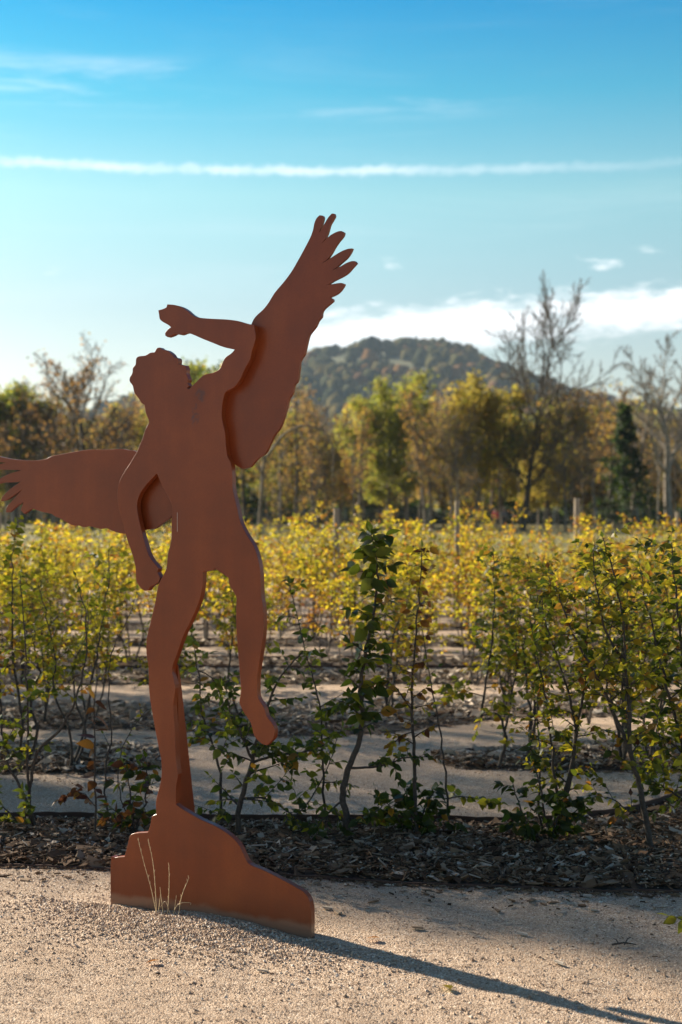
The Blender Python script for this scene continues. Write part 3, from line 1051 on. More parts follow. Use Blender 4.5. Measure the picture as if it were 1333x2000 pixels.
# slim pale stems along the wood's edge
stem_m = Tubes()
stem_m.add([Vector((0, 0, -.2)), Vector((.05, 0, 1.2)), Vector((.02, .03, 2.6)), Vector((.10, 0, 4.2)), Vector((.06, .05, 6.2))], .085, .02, 6)
for k in range(7):
    a = k * 2.4
    z = 2.8 + k * .45
    stem_m.add([Vector((.05, 0, z)), Vector((math.cos(a) * .5, math.sin(a) * .5, z + .7)), Vector((math.cos(a) * .7, math.sin(a) * .7, z + 1.5))], .025, .008, 4)
stem_me = stem_m.mesh('trunk', M_BARKPALE)
rr = random.Random(5)
for i in range(34):
    x = -30 + 1390 * (i + rr.random() * 1.6) / 34
    Y = rr.uniform(96, 122)
    o = empty('sapling', ((x - 666.5) / FPX * Y, Y, 0), rr.random() * 6.28)
    q = rr.uniform(.7, 1.15)
    o.scale = (q * rr.uniform(.8, 1.3), q * rr.uniform(.8, 1.3), q)
    tag(o, 'slim pale leafless sapling along the edge of the wood', 'sapling', 'saplings along the edge of the wood')
    link('trunk', stem_me, o)

# wire fence at the far side of the meadow
fence = empty('wire_fence', (0, 92, 0))
tag(fence, 'thin wire mesh fence with grey posts before the wood', 'fence')
V_, F_ = box_geo(.07, .07, 1.7)
fm = plain_mat('grey_steel', (.16, .17, .16), .5)
pm = py_mesh('fence_post', V_, F_, fm)
for i in range(19):
    o = link('post', pm, fence)
    o.location = (-24 + i * 2.7, 0, 0)
tb = Tubes()
for z in (.15, .4, .65, .9, 1.15, 1.4, 1.62):
    tb.add([Vector((-24, -.045, z)), Vector((0, -.045, z)), Vector((24.6, -.045, z))], .006, .006, 3)
for i in range(240):
    x = -24 + i * .2
    tb.add([Vector((x, -.055, .12)), Vector((x, -.055, 1.64))], .004, .004, 3)
o = link('wire_mesh', tb.mesh('wire_mesh', fm), fence)
o['kind'] = 'stuff'

# wooden stakes among the hedge rows
for px, Y, top, rad, lab in ((1127, 23.6, 973, .050, 'pale wooden stake among yellow leaves, nearest the tallest tree on its right side'),
                             (893, 19.6, 978, .036, 'thin pale wooden stake below the golden tree'),
                             (657, 18.6, 992, .040, 'pale wooden stake between the sculpture and the dark leafy shoot'),
                             (222, 30.0, 1020, .045, 'wooden stake showing under the left wing'),
                             (-2, 27.0, 1000, .055, 'wooden stake at the left edge below the wing tip'),
                             (1324, 33.0, 1000, .05, 'grey wooden stake at the right edge by the bare tree')):
    H = (HORIZON - top) / FPX * Y + CAM_H
    tb = Tubes()
    tb.add([Vector((0, 0, -.1)), Vector((0, 0, H * .5)), Vector((0.004, 0, H - .02)), Vector((.004, 0, H))], rad, rad * .93, 12)
    n0 = len(tb.V)
    tb.F += [(n0 - 12 + 0, n0 - 12 + k, n0 - 12 + k + 1, n0 - 12 + k + 1) for k in range(1, 11)]
    V_ = [tuple(v) for v in tb.V]
    F_ = [tuple(dict.fromkeys(f)) for f in tb.F]
    o = link('wooden_stake', py_mesh('wooden_stake', V_, F_, M_POST, False))
    o.location = ((px - 666.5) / FPX * Y, Y, 0)
    tag(o, lab, 'stake', 'wooden stakes among the hedge rows')


# two walkers by the wood
def skin_mesh(name, verts, edges, radii, mat, root_i=0):
    me = bpy.data.meshes.new(name)
    me.from_pydata([tuple(v) for v in verts], edges, [])
    ob = bpy.data.objects.new(name, me)
    col.objects.link(ob)
    ob.modifiers.new('skin', 'SKIN')
    sv = me.skin_vertices[0].data
    for i, rd in enumerate(radii):
        sv[i].radius = (rd, rd)
        sv[i].use_root = (i == root_i)
    sb = ob.modifiers.new('sub', 'SUBSURF')
    sb.levels = sb.render_levels = 2
    me.materials.append(mat)
    return ob


def walker(px, Y, label, jacket, trousers, hair, face, h=1.68, stride=.16):
    o = empty('person', ((px - 666.5) / FPX * Y, Y, 0), face)
    tag(o, label, 'person')
    k = h / 1.75
    V_ = [(0, 0, .95), (0, 0, 1.15), (0, 0, 1.38), (0, 0, 1.50), (0, 0.02, 1.62), (0, 0.02, 1.72),
          (-.19, 0, 1.42), (-.25, .02, 1.15), (-.24, .10, .90), (.19, 0, 1.42), (.25, -.02, 1.15), (.24, .05, .90),
          (-.09, 0, .90), (-.10, stride, .50), (-.10, stride * .6, .08), (-.10, stride * .6 + .14, .035), (.09, 0, .90), (.10, -stride * .4, .50), (.10, -stride * 1.5, .10), (.10, -stride * 1.5 + .14, .04),
          (-.23, .13, .83), (.23, .08, .83)]
    E_ = [(0, 1), (1, 2), (2, 3), (3, 4), (4, 5), (2, 6), (6, 7), (7, 8), (2, 9), (9, 10), (10, 11), (0, 12), (12, 13), (13, 14), (14, 15), (0, 16), (16, 17), (17, 18), (18, 19), (8, 20), (11, 21)]
    rad = [.13, .13, .15, .055, .09, .08, .07, .05, .038, .07, .05, .038, .095, .06, .042, .035, .095, .06, .042, .035, .035, .035]
    V_ = [(a * k, b_ * k, c_ * k) for a, b_, c_ in V_]
    body = skin_mesh('body', V_, E_, [q * k for q in rad], plain_mat('skin', (.55, .34, .25), .6))
    body.parent = o
    jv = [V_[i] for i in (0, 1, 2, 6, 7, 8, 9, 10, 11)]
    j = skin_mesh('jacket', jv, [(0, 1), (1, 2), (2, 3), (3, 4), (4, 5), (2, 6), (6, 7), (7, 8)], [q * k for q in (.16, .155, .17, .09, .068, .055, .09, .068, .055)], jacket)
    j.parent = o
    tv = [V_[i] for i in (0, 12, 13, 14, 16, 17, 18)]
    t_ = skin_mesh('trousers', tv, [(0, 1), (1, 2), (2, 3), (0, 4), (4, 5), (5, 6)], [q * k for q in (.14, .11, .075, .06, .11, .075, .06)], trousers)
    t_.parent = o
    hm = bmesh.new()
    bmesh.ops.create_uvsphere(hm, u_segments=12, v_segments=8, radius=.115 * k)
    for v in hm.verts:
        v.co.z = v.co.z * 1.05 + 1.69 * k
        v.co.y = v.co.y * 1.05 - .02 * k
    bmesh.ops.delete(hm, geom=[v for v in hm.verts if v.co.z < 1.64 * k and v.co.y > -.02 * k], context='VERTS')
    me = bpy.data.meshes.new('hair')
    hm.to_mesh(me)
    hm.free()
    me.materials.append(hair)
    link('hair', me, o)
    return o


walker(968, 112, 'walker in a red jacket at the edge of the wood', plain_mat('red_cloth', (.75, .06, .10)), plain_mat('dark_cloth', (.03, .03, .05)), plain_mat('brown_hair', (.06, .035, .02)), 2.6)
walker(985, 115, 'walker in grey clothes beside the red jacket', plain_mat('grey_cloth', (.20, .21, .25)), plain_mat('slate_cloth', (.05, .055, .07)), plain_mat('grey_hair', (.3, .28, .26)), 2.8, 1.74)

# ------------------------------------------------------------------ hedge shrubs
LEAF5 = np.array([(0, 0, 0), (.29, .42, .06), (0, .45, -.02), (-.29, .42, .06), (0, 1, -.10)])
LEAF5F = [(0, 1, 2), (0, 2, 3), (2, 1, 4), (2, 4, 3)]


def fine_leaf():
    ts = [0, .10, .26, .45, .64, .82, 1.0]
    ws = [.012, .15, .27, .30, .23, .12, 0.0]
    V = [(0, -.14, .03), (.012, 0, 0), (-.012, 0, 0)]
    idx = []
    for t, w_ in zip(ts, ws):
        z = -.16 * t * t + .02
        a = len(V)
        if w_ == 0:
            V.append((0, t, z)); idx.append((a, a, a))
        else:
            V += [(-w_, t, z + .22 * w_), (0, t, z), (w_, t, z + .22 * w_)]
            idx.append((a, a + 1, a + 2))
    F = [(0, 1, 2)]
    for (l0, m0, r0), (l1, m1, r1) in zip(idx[:-1], idx[1:]):
        if l1 == r1:
            F += [(l0, m0, m1), (m0, r0, m1)]
        else:
            F += [(l0, m0, m1), (l0, m1, l1), (m0, r0, r1), (m0, r1, m1)]
    return np.array(V), F


FLV, FLF = fine_leaf()
LEAF_ME = []
for k in range(20):
    rq = np.random.default_rng(k)
    Vq = FLV.copy()
    Vq[:, 0] *= rq.uniform(.82, 1.15)
    Vq[:, 2] += rq.uniform(-.22, .12) * Vq[:, 1] ** 2 + rq.uniform(-.1, .1) * Vq[:, 0] * 2 * Vq[:, 1]
    tones = (.08, .16, .22, .28, .33, .38, .42, .46, .50, .54, .58, .62, .66, .70, .76, .82, .88, .93, .97, 1.0)
    LEAF_ME.append(np_mesh('leaf', Vq, FLF, M_LEAF, np.full(len(Vq), tones[k]), smooth=True))
LEAF_TONE = np.array(tones)


class Shrub:
    def __init__(s, seed):
        s.r = random.Random(seed)
        s.tb = Tubes()
        s.L = []          # (pos, dir, normal, size)

    def twig(s, p, d, L, rad, size, step, droop=-.02, lvl=0):
        r = s.r
        n = max(3, int(L / .05))
        pts = [p.copy()]
        d = d.normalized()
        for i in range(n):
            d = (d + Vector((r.gauss(0, .09), r.gauss(0, .09), r.gauss(0, .07) + droop))).normalized()
            p = p + d * (L / n)
            pts.append(p.copy())
        s.tb.add(pts, rad, .0009, 4, .5, .0009)
        s.leaves_on(pts, size, step, .15)
        if lvl == 0 and L > .16:
            for _ in range(r.randrange(1, 3) if L < .3 else r.randrange(2, 5)):
                j = r.randrange(1, n)
                dd = (pts[j + 1] - pts[j]).normalized()
                sd = Vector((r.gauss(0, 1), r.gauss(0, 1), r.gauss(.2, .5)))
                sd = (sd - dd * sd.dot(dd)).normalized()
                s.twig(pts[j], dd * .6 + sd * .8, L * r.uniform(.25, .5), rad * .6, size, step, droop, 1)

    def leaves_on(s, pts, size, step, t0=0.0):
        r = s.r
        tot = sum((b_ - a).length for a, b_ in zip(pts[:-1], pts[1:]))
        x = tot * t0
        side = 1 if r.random() < .5 else -1
        acc = 0.0
        segs = list(zip(pts[:-1], pts[1:]))
        i = 0
        while x < tot:
            while i < len(segs) - 1 and acc + (segs[i][1] - segs[i][0]).length < x:
                acc += (segs[i][1] - segs[i][0]).length
                i += 1
            a, b_ = segs[i]
            l = (b_ - a).length
            dd = (b_ - a) / max(l, 1e-6)
            p = a + dd * (x - acc)
            lat = dd.cross(Vector((r.gauss(0, .5), r.gauss(0, .5), 1)))
            if lat.length < .05:
                lat = Vector((r.gauss(0, 1), r.gauss(0, 1), 0))
            lat.normalize()
            ld = dd * r.uniform(.3, .9) + lat * side + Vector((r.gauss(0, .25), r.gauss(0, .25), r.gauss(-.42, .3)))
            nn = Vector((r.gauss(0, .8), r.gauss(0, .8) - .25, .65))
            s.L.append((p, ld.normalized(), nn, size * r.uniform(.55, 1.2)))
            side = -side
            x += step * r.uniform(.6, 1.5)
        s.L.append((pts[-1], (pts[-1] - pts[-2]).normalized(), Vector((r.gauss(0, .6), r.gauss(0, .6), 1)), size * r.uniform(.6, 1.0)))

    def stem(s, pts, r0, r1, size, step, twigs, tlen, t0=.2, t1=1.0, leaf_t0=.35, droop=-.02):
        r = s.r
        P = smooth_line(pts, 5)
        # slight kinks
        P = [p + Vector((r.gauss(0, .003), r.gauss(0, .004), 0)) if 0 < i < len(P) - 1 else p for i, p in enumerate(P)]
        s.tb.add(P, r0, r1, 6, .5, .0012)
        if leaf_t0 < 1:
            s.leaves_on(P[int(len(P) * leaf_t0):] if len(P) * (1 - leaf_t0) >= 2 else P[-2:], size, step * 1.3)
        az_ = r.random() * 6.28
        for k in range(twigs):
            t = t0 + (t1 - t0) * (k + r.random()) / max(twigs, 1)
            q = min(t, .98) * (len(P) - 1)
            j = int(q)
            bp = P[j].lerp(P[j + 1], q - j)
            dd = (P[j + 1] - P[j]).normalized()
            az_ += 2.4 + r.gauss(0, .5)
            sd = Vector((math.cos(az_), math.sin(az_) * .8, r.uniform(-.1, .3)))
            sd = (sd - dd * sd.dot(dd)).normalized()
            L = tlen * r.uniform(.5, 1.25) * (1.15 - .6 * t)
            s.twig(bp, dd * .45 + sd * .9, L, max(r0 * .4 * (1 - t) + .0012, .0012), size, step, droop)

    def foliage_mesh(s, tone, tsd, rngs):
        P = np.array([tuple(a[0]) for a in s.L])
        D = np.array([tuple(a[1]) for a in s.L])
        N = np.array([tuple(a[2]) for a in s.L])
        S = np.array([a[3] for a in s.L])
        hgt = P[:, 2]
        T = np.clip(rngs.normal(tone, tsd, len(P)) + .12 * np.sin(P[:, 0] * 9 + hgt * 5), 0.02, 1)
        T[rngs.random(len(P)) < .04] = .86
        return np_mesh('foliage', *scatter(LEAF5, LEAF5F, P, D, N, S, T)[:2], M_LEAF, scatter(LEAF5, LEAF5F, P, D, N, S, T)[2])


# shrub kinds for the rows behind
PROTO = []
for k in range(9):
    s_ = Shrub(300 + k)
    r = s_.r
    nst = r.choice((2, 3, 3, 4))
    for i in range(nst):
        a = r.random() * 6.28
        sp_ = r.uniform(.02, .06)
        H = r.uniform(1.0, 1.35) * (1 if i == 0 else r.uniform(.7, .95))
        tilt = r.uniform(.02, .24)
        pts = [Vector((math.cos(a) * sp_ * .3, math.sin(a) * sp_ * .3, -.03))]
        for q in (.2, .42, .62, .82, 1.0):
            pts.append(Vector((math.cos(a) * (sp_ + tilt * q * H) + r.gauss(0, .022), math.sin(a) * (sp_ + tilt * q * H) + r.gauss(0, .022), q * H)))
        s_.stem(pts, r.uniform(.007, .011), .002, .050, .021, r.randrange(10, 15), .30, .36, 1.0, .50)
    tone = (.52, .60, .65, .69, .72, .58, .46, .67, .77)[k]
    PROTO.append((s_.tb.mesh('stems', M_STEM), s_.foliage_mesh(tone, .10, np.random.default_rng(k)), ('green yellow', 'green yellow', 'yellow', 'bright yellow', 'bright yellow', 'green yellow', 'leafy green', 'yellow', 'orange yellow')[k]))

rows = []
rr = random.Random(9)
WORD = ['second', 'third', 'fourth', 'fifth', 'sixth', 'seventh', 'eighth', 'ninth', 'last']
ROW2 = [8.75, 10.6, 13.0] + ROWZ
count = 0
seen_at = {}


def where_shrub(px):
    for lim, ph in ((216, 'left of the sculpture'), (400, 'behind the standing leg'), (545, 'behind the hanging leg'), (680, 'right of the sculpture'), (815, 'right of the tall shoot'),
                    (975, 'right of the reddish shrub'), (1150, 'behind the many stemmed shrub'), (1268, 'left of the straight trunk'), (9999, 'right of the straight trunk')):
        if px < lim:
            return ph


for ri, z in enumerate(ROW2):
    half = z * 0.262 + 0.5
    sp_ = (.50, .54, .58, .46, .48, .50, .52, .54, .58)[ri]
    x = -half - (1.2 if ri < 3 else .5)
    while x < half:
        xx = x + rr.uniform(-.12, .12)
        px = 666.5 + xx / z * FPX
        x += sp_ * rr.uniform(.8, 1.2)
        if ri == 0 and 300 < px < 900:
            continue
        if ri == 2 and 500 < px < 1050 and rr.random() < .45:
            continue
        if ri == 1 and 360 < px < 1000 and rr.random() < .65:
            continue
        pk = PROTO[rr.choice((0, 1, 5, 6, 6)) if ri == 0 else rr.choice((0, 1, 2, 5, 6, 7)) if ri < 3 else rr.choice((1, 2, 3, 4, 7, 8, 5))]
        o = empty('hornbeam_shrub', (xx, z + rr.uniform(-.15, .15), 0.02), rr.random() * 6.28)
        q = rr.uniform(.78, 1.2) * (1.05, 1.0, 1.0, 1.02, 1.04, 1.06, 1.08, 1.1, 1.12)[ri]
        o.scale = (q * rr.uniform(.9, 1.15), q * rr.uniform(.9, 1.15), q)
        where = where_shrub(px)
        k_ = (ri, where)
        seen_at[k_] = seen_at.get(k_, 0) + 1
        nth = ('', ' second', ' third', ' fourth', ' fifth', ' sixth', ' seventh', ' eighth', ' ninth')[min(seen_at[k_] - 1, 8)]
        tag(o, '%s hornbeam shrub in the %s hedge row,%s %s' % (pk[2], WORD[ri], nth, where), 'shrub', 'hornbeam shrubs of the %s hedge row' % WORD[ri])
        link('stems', pk[0], o)
        f = link('foliage', pk[1], o)
        count += 1


# taller shrubs that stand before the wooden stakes
for px, z, q, k, lab in ((1127, 21.3, 1.16, 8, 'tall orange yellow hornbeam shrub before the stake right of the tallest tree'), (1245, 12.8, 1.12, 8, 'tall orange yellow hornbeam shrub behind the straight trunk'),
                         (905, 25.4, 1.2, 4, 'tall bright yellow hornbeam shrub beyond the stake below the golden tree'),
                         (1010, 20.5, 1.18, 4, 'tall bright yellow hornbeam shrub below the tallest tree'), (790, 14.5, 1.02, 4, 'tall bright yellow hornbeam shrub behind the reddish shrub'), (600, 18.0, 1.1, 7, 'tall yellow hornbeam shrub right behind the hanging leg')):
    o = empty('hornbeam_shrub', ((px - 666.5) / FPX * z, z, 0.02), px * .7)
    o.scale = (q * .8, q * .8, q * 1.06)
    tag(o, lab, 'shrub', 'tall shrubs among the back rows')
    link('stems', PROTO[k][0], o)
    link('foliage', PROTO[k][1], o)


# front row: every shrub by its own stems, every leaf a part
LEAF_K, STEP_K = 0.96, 0.42


def front_shrub(name, base_px, Y, stems, label, tone=.3, tsd=.13, seed=0, max_leaves=300, cat='shrub', group='shrubs of the front hedge row', russet=0.0):
    bz = gnd(*base_px)
    s_ = Shrub(500 + seed)
    org = Vector((bz.x * Y / bz.y, Y, float(ground_h(bz.x * Y / bz.y, Y)) + .02))
    for st in stems:
        pts, r0, r1, size, step, twigs, tlen = st[:7]
        kw = st[7] if len(st) > 7 else {}
        s_.stem(pxline(pts, Y, org), r0, r1, size * LEAF_K, step * STEP_K, twigs, tlen, **kw)
    o = empty(name, org)
    tag(o, label, cat, group)
    link('stems', s_.tb.mesh('stems', M_STEM), o)
    rq = np.random.default_rng(seed)
    L = list(s_.L)
    if len(L) > max_leaves:
        L.sort(key=lambda a: -a[3])
        rest, L = L[max_leaves:], L[:max_leaves]
        s_.L = rest
        f = link('small_leaves', s_.foliage_mesh(tone, tsd, rq), o)
        f['kind'] = 'stuff'
    for p, d, n, size in L:
        X = d.cross(n)
        if X.length < 1e-3:
            X = d.cross(Vector((1, 0, 0)))
        X.normalize()
        Z = X.cross(d)
        tn = np.clip(rq.normal(tone, tsd), 0.02, 1)
        if rq.random() < .05:
            tn = .85
        if rq.random() < russet:
            tn = rq.uniform(.9, 1.0)
        me = LEAF_ME[int(np.argmin(np.abs(LEAF_TONE - tn)))]
        lf = link('leaf', me, o)
        lf.matrix_local = Matrix(((X.x * size, d.x * size, Z.x * size, p.x), (X.y * size, d.y * size, Z.y * size, p.y), (X.z * size, d.z * size, Z.z * size, p.z), (0, 0, 0, 1)))
    return o


NOLEAF = dict(leaf_t0=1.0)
front_shrub('hornbeam_shrub', (62, 1636), 6.95, [
    ([(62, 1640), (57, 1560), (55, 1470), (52, 1360), (48, 1250), (40, 1130)], .010, .002, .050, .05, 9, .26, dict(t0=.3, leaf_t0=.4)),
    ([(40, 1636), (60, 1540), (72, 1470), (125, 1415), (160, 1330), (170, 1240), (160, 1165), (148, 1125)], .010, .0015, .040, .07, 3, .07, dict(t0=.15, leaf_t0=.55)),
    ([(80, 1636), (40, 1540), (0, 1460), (-30, 1380), (-50, 1290)], .009, .002, .050, .05, 7, .25),
    ([(62, 1640), (20, 1590), (-20, 1540)], .006, .0015, .050, .04, 5, .22)],
    'open shrub with a long bowed stem at the left edge', .34, .14, 1)
front_shrub('beech_seedling', (188, 1648), 6.75, [
    ([(188, 1652), (186, 1560), (185, 1470), (184, 1415), (183, 1365)], .006, .002, .085, .055, 0, .1, dict(leaf_t0=.25)),
    ([(187, 1575), (160, 1548), (130, 1555)], .003, .0012, .06, .04, 2, .1, dict(leaf_t0=.1))],
    'single stem seedling with dark maroon leaves left of the sculpture', .97, .06, 2)
front_shrub('hornbeam_shrub', (214, 1600), 7.12, [
    ([(215, 1605), (207, 1560), (208, 1500), (218, 1440), (215, 1380), (214, 1300), (228, 1250), (255, 1200), (268, 1150)], .006, .0012, .034, .09, 3, .10, dict(leaf_t0=.6)),
    ([(250, 1600), (232, 1530), (240, 1460), (275, 1400), (300, 1380)], .004, .001, .034, .09, 2, .1)],
    'wispy shrub of thin nearly bare stems close left of the sculpture', .45, .15, 3)
front_shrub('dogwood_bush', (262, 1625), 6.85, [
    ([(262, 1632), (258, 1570), (250, 1520), (242, 1490)], .006, .002, .062, .040, 5, .16, dict(t0=.1, leaf_t0=.2)),
    ([(262, 1632), (280, 1580), (290, 1530), (285, 1480)], .006, .002, .062, .040, 5, .16, dict(t0=.1, leaf_t0=.2)),
    ([(262, 1632), (230, 1600), (205, 1590)], .004, .002, .07, .04, 2, .12, dict(leaf_t0=.1)),
    ([(265, 1632), (300, 1600), (318, 1580)], .004, .002, .07, .04, 2, .12, dict(leaf_t0=.1))],
    'low bush of dark green and russet leaves against the sculpture foot', .2, .1, 4, russet=.4)
front_shrub('hornbeam_shrub', (432, 1605), 7.05, [
    ([(432, 1612), (430, 1510), (412, 1445), (395, 1395), (386, 1300), (372, 1228)], .009, .0018, .048, .045, 12, .17, dict(t0=.3, leaf_t0=.55)),
    ([(388, 1310), (420, 1330), (442, 1395), (452, 1430)], .004, .0012, .05, .04, 6, .16),
    ([(414, 1450), (380, 1440), (350, 1490)], .003, .001, .035, .08, 1, .08)],
    'slender shrub seen between the legs of the sculpture', .26, .10, 5)
front_shrub('hornbeam_shrub', (468, 1640), 6.8, [
    ([(466, 1648), (468, 1575), (486, 1510), (500, 1455), (518, 1395), (545, 1330), (592, 1272)], .016, .003, .052, .04, 18, .24, dict(t0=.12, leaf_t0=.45)),
    ([(492, 1480), (470, 1430), (452, 1390), (440, 1330)], .008, .002, .052, .04, 8, .2),
    ([(490, 1490), (540, 1475), (600, 1468), (640, 1450)], .008, .002, .055, .038, 10, .2),
    ([(470, 1560), (520, 1560), (570, 1590), (610, 1620)], .006, .002, .05, .04, 8, .18),
    ([(468, 1600), (430, 1590), (405, 1610)], .005, .0015, .06, .04, 5, .14)],
    'dense dark leaved shrub below the hanging foot of the sculpture', .27, .12, 6)
front_shrub('hornbeam_shrub', (634, 1608), 7.1, [
    ([(640, 1612), (632, 1560), (630, 1480), (626, 1390), (608, 1310), (588, 1235), (566, 1140)], .008, .0015, .046, .045, 16, .18, dict(t0=.2, leaf_t0=.4)),
    ([(560, 1606), (600, 1570), (640, 1500), (668, 1420)], .005, .0015, .05, .045, 8, .17)],
    'shrub with a thin curved shoot right of the sculpture', .34, .13, 7)
front_shrub('hornbeam_shrub', (680, 1645), 6.7, [
    ([(681, 1655), (676, 1590), (670, 1540), (684, 1495), (702, 1445), (708, 1385), (705, 1330), (716, 1265), (730, 1200), (737, 1130), (735, 1085), (724, 1040)], .019, .002, .082, .034, 30, .15, dict(t0=.38, leaf_t0=.38)),
    ([(672, 1560), (640, 1590), (612, 1625)], .006, .0015, .05, .04, 6, .15),
    ([(684, 1500), (740, 1497), (790, 1480), (840, 1478)], .007, .0015, .05, .042, 8, .16),
    ([(706, 1400), (670, 1370), (650, 1385)], .005, .0015, .06, .03, 5, .11),
    ([(676, 1600), (720, 1595), (752, 1570)], .006, .0015, .055, .035, 6, .15)],
    'tall shoot with a thick crooked stem and dark leaves right of centre', .24, .12, 8)
front_shrub('hornbeam_shrub', (815, 1640), 6.75, [
    ([(815, 1650), (812, 1560), (809, 1450), (805, 1350), (812, 1250), (820, 1160), (824, 1070)], .011, .0018, .050, .032, 24, .12, dict(t0=.3, leaf_t0=.5)),
    ([(806, 1390), (775, 1345), (745, 1325)], .004, .0012, .05, .035, 4, .12),
    ([(808, 1430), (780, 1440), (762, 1470)], .004, .0012, .045, .04, 4, .12)],
    'slim upright shrub with reddish brown leaves at its top', .78, .17, 9)
front_shrub('hornbeam_shrub', (877, 1618), 6.95, [
    ([(877, 1625), (872, 1540), (864, 1460), (852, 1380), (836, 1300), (822, 1210)], .007, .0015, .035, .12, 3, .08, dict(t0=.5, leaf_t0=.6)),
    ([(870, 1560), (905, 1556), (950, 1562), (980, 1568)], .004, .0012, .055, .03, 3, .09)],
    'thin bare stem leaning left with one leafy side twig', .33, .14, 10)
front_shrub('evergreen_bush', (815, 1625), 6.8, [
    ([(800, 1632), (770, 1590), (752, 1560)], .005, .002, .062, .032, 5, .13, dict(t0=.1, leaf_t0=.1)),
    ([(818, 1632), (830, 1580), (850, 1545)], .005, .002, .062, .032, 5, .13, dict(t0=.1, leaf_t0=.1)),
    ([(812, 1632), (800, 1580), (790, 1540)], .005, .002, .062, .032, 5, .13, dict(t0=.1, leaf_t0=.1)),
    ([(825, 1632), (850, 1605), (862, 1590)], .005, .002, .062, .032, 4, .12, dict(t0=.1, leaf_t0=.1))],
    'low dark green bush around the foot of the reddish shrub', .12, .08, 11)
front_shrub('hornbeam_shrub', (975, 1492), 8.55, [
    ([(975, 1497), (988, 1440), (972, 1395), (938, 1400)], .012, .004, .05, .05, 4, .2),
    ([(940, 1402), (950, 1330), (962, 1240), (966, 1150), (964, 1080)], .008, .002, .052, .032, 18, .17, dict(t0=.2, leaf_t0=.3)),
    ([(985, 1440), (1000, 1360), (1010, 1290), (1006, 1230)], .008, .002, .052, .035, 10, .2, dict(t0=.2)),
    ([(945, 1360), (905, 1350), (870, 1355)], .004, .0015, .05, .035, 6, .2)],
    'upright green shrub rooted beyond the front bed, behind the leafy twig', .40, .12, 12, group='shrubs of the second hedge row')
front_shrub('hornbeam_shrub', (1075, 1635), 6.75, [
    ([(1072, 1642), (1092, 1580), (1112, 1530), (1128, 1420), (1144, 1320), (1148, 1230), (1142, 1150)], .013, .002, .048, .036, 22, .22, dict(t0=.25, leaf_t0=.45)),
    ([(1108, 1640), (1088, 1540), (1076, 1450), (1066, 1370), (1050, 1280), (1034, 1200)], .009, .002, .046, .036, 18, .2, dict(t0=.3)),
    ([(1060, 1640), (1052, 1560), (1056, 1510), (1050, 1400), (1058, 1310)], .008, .0015, .042, .04, 12, .18, dict(t0=.35)),
    ([(1100, 1560), (1125, 1440), (1110, 1350), (1085, 1270), (1062, 1200), (1058, 1140)], .008, .0015, .048, .036, 16, .2, dict(t0=.3))],
    'many stemmed shrub with olive brown leaves right of the leafy twig', .42, .17, 13)
front_shrub('evergreen_bush', (1070, 1625), 6.65, [
    ([(1050, 1640), (1020, 1590), (1002, 1530)], .006, .002, .062, .03, 5, .13, dict(t0=.1, leaf_t0=.1)),
    ([(1072, 1640), (1060, 1560), (1040, 1480), (1035, 1440)], .006, .002, .058, .034, 5, .13, dict(t0=.1, leaf_t0=.1)),
    ([(1085, 1640), (1110, 1600), (1140, 1570)], .006, .002, .062, .03, 6, .14, dict(t0=.1, leaf_t0=.1)),
    ([(1078, 1640), (1090, 1590), (1100, 1560)], .006, .002, .062, .03, 5, .13, dict(t0=.1, leaf_t0=.1)),
    ([(1060, 1640), (1030, 1620), (1008, 1610)], .005, .002, .062, .03, 4, .12, dict(t0=.1, leaf_t0=.1))],
    'low glossy green bush under the many stemmed shrub', .10, .08, 14)
front_shrub('hornbeam_shrub', (1268, 1648), 6.55, [
    ([(1270, 1658), (1262, 1600), (1248, 1530), (1232, 1465), (1228, 1380), (1222, 1300), (1216, 1210), (1200, 1130), (1178, 1050)], .016, .002, .050, .034, 26, .24, dict(t0=.3, leaf_t0=.5)),
    ([(1230, 1462), (1195, 1385), (1160, 1310), (1120, 1240), (1092, 1160), (1075, 1140)], .010, .002, .048, .036, 18, .22, dict(t0=.2)),
    ([(1222, 1300), (1186, 1240), (1170, 1170), (1160, 1110), (1162, 1060)], .007, .0015, .048, .036, 12, .2),
    ([(1264, 1610), (1230, 1585), (1195, 1560), (1160, 1555)], .005, .0015, .045, .04, 6, .14)],
    'tall straight trunked shrub with bronze leaves on the right', .48, .2, 15)
front_shrub('hornbeam_shrub', (1375, 1620), 6.75, [
    ([(1372, 1630), (1350, 1520), (1318, 1400), (1292, 1300), (1268, 1200), (1250, 1110)], .012, .002, .055, .034, 24, .26, dict(t0=.15)),
    ([(1380, 1630), (1362, 1480), (1340, 1340), (1328, 1230), (1318, 1130), (1312, 1060)], .012, .002, .055, .034, 24, .26, dict(t0=.15)),
    ([(1370, 1600), (1330, 1560), (1285, 1530), (1250, 1520)], .007, .002, .055, .034, 10, .22),
    ([(1360, 1500), (1310, 1450), (1262, 1430)], .007, .002, .055, .034, 10, .22)],
    'thick leafy shrub growing in from the right edge', .34, .18, 16)

# sprig poking in near the right edge of the gravel
front_shrub('young_shoot', (1390, 1890), 4.95, [
    ([(1392, 1893), (1370, 1830), (1345, 1800), (1308, 1790)], .0035, .0012, .050, .035, 0, .05, dict(leaf_t0=.68)),
    ([(1392, 1893), (1400, 1800), (1390, 1740)], .003, .001, .05, .04, 2, .08, dict(leaf_t0=.4))],
    'bright green shoot poking in at the right edge over the gravel', .45, .06, 17, cat='plant', group=None)

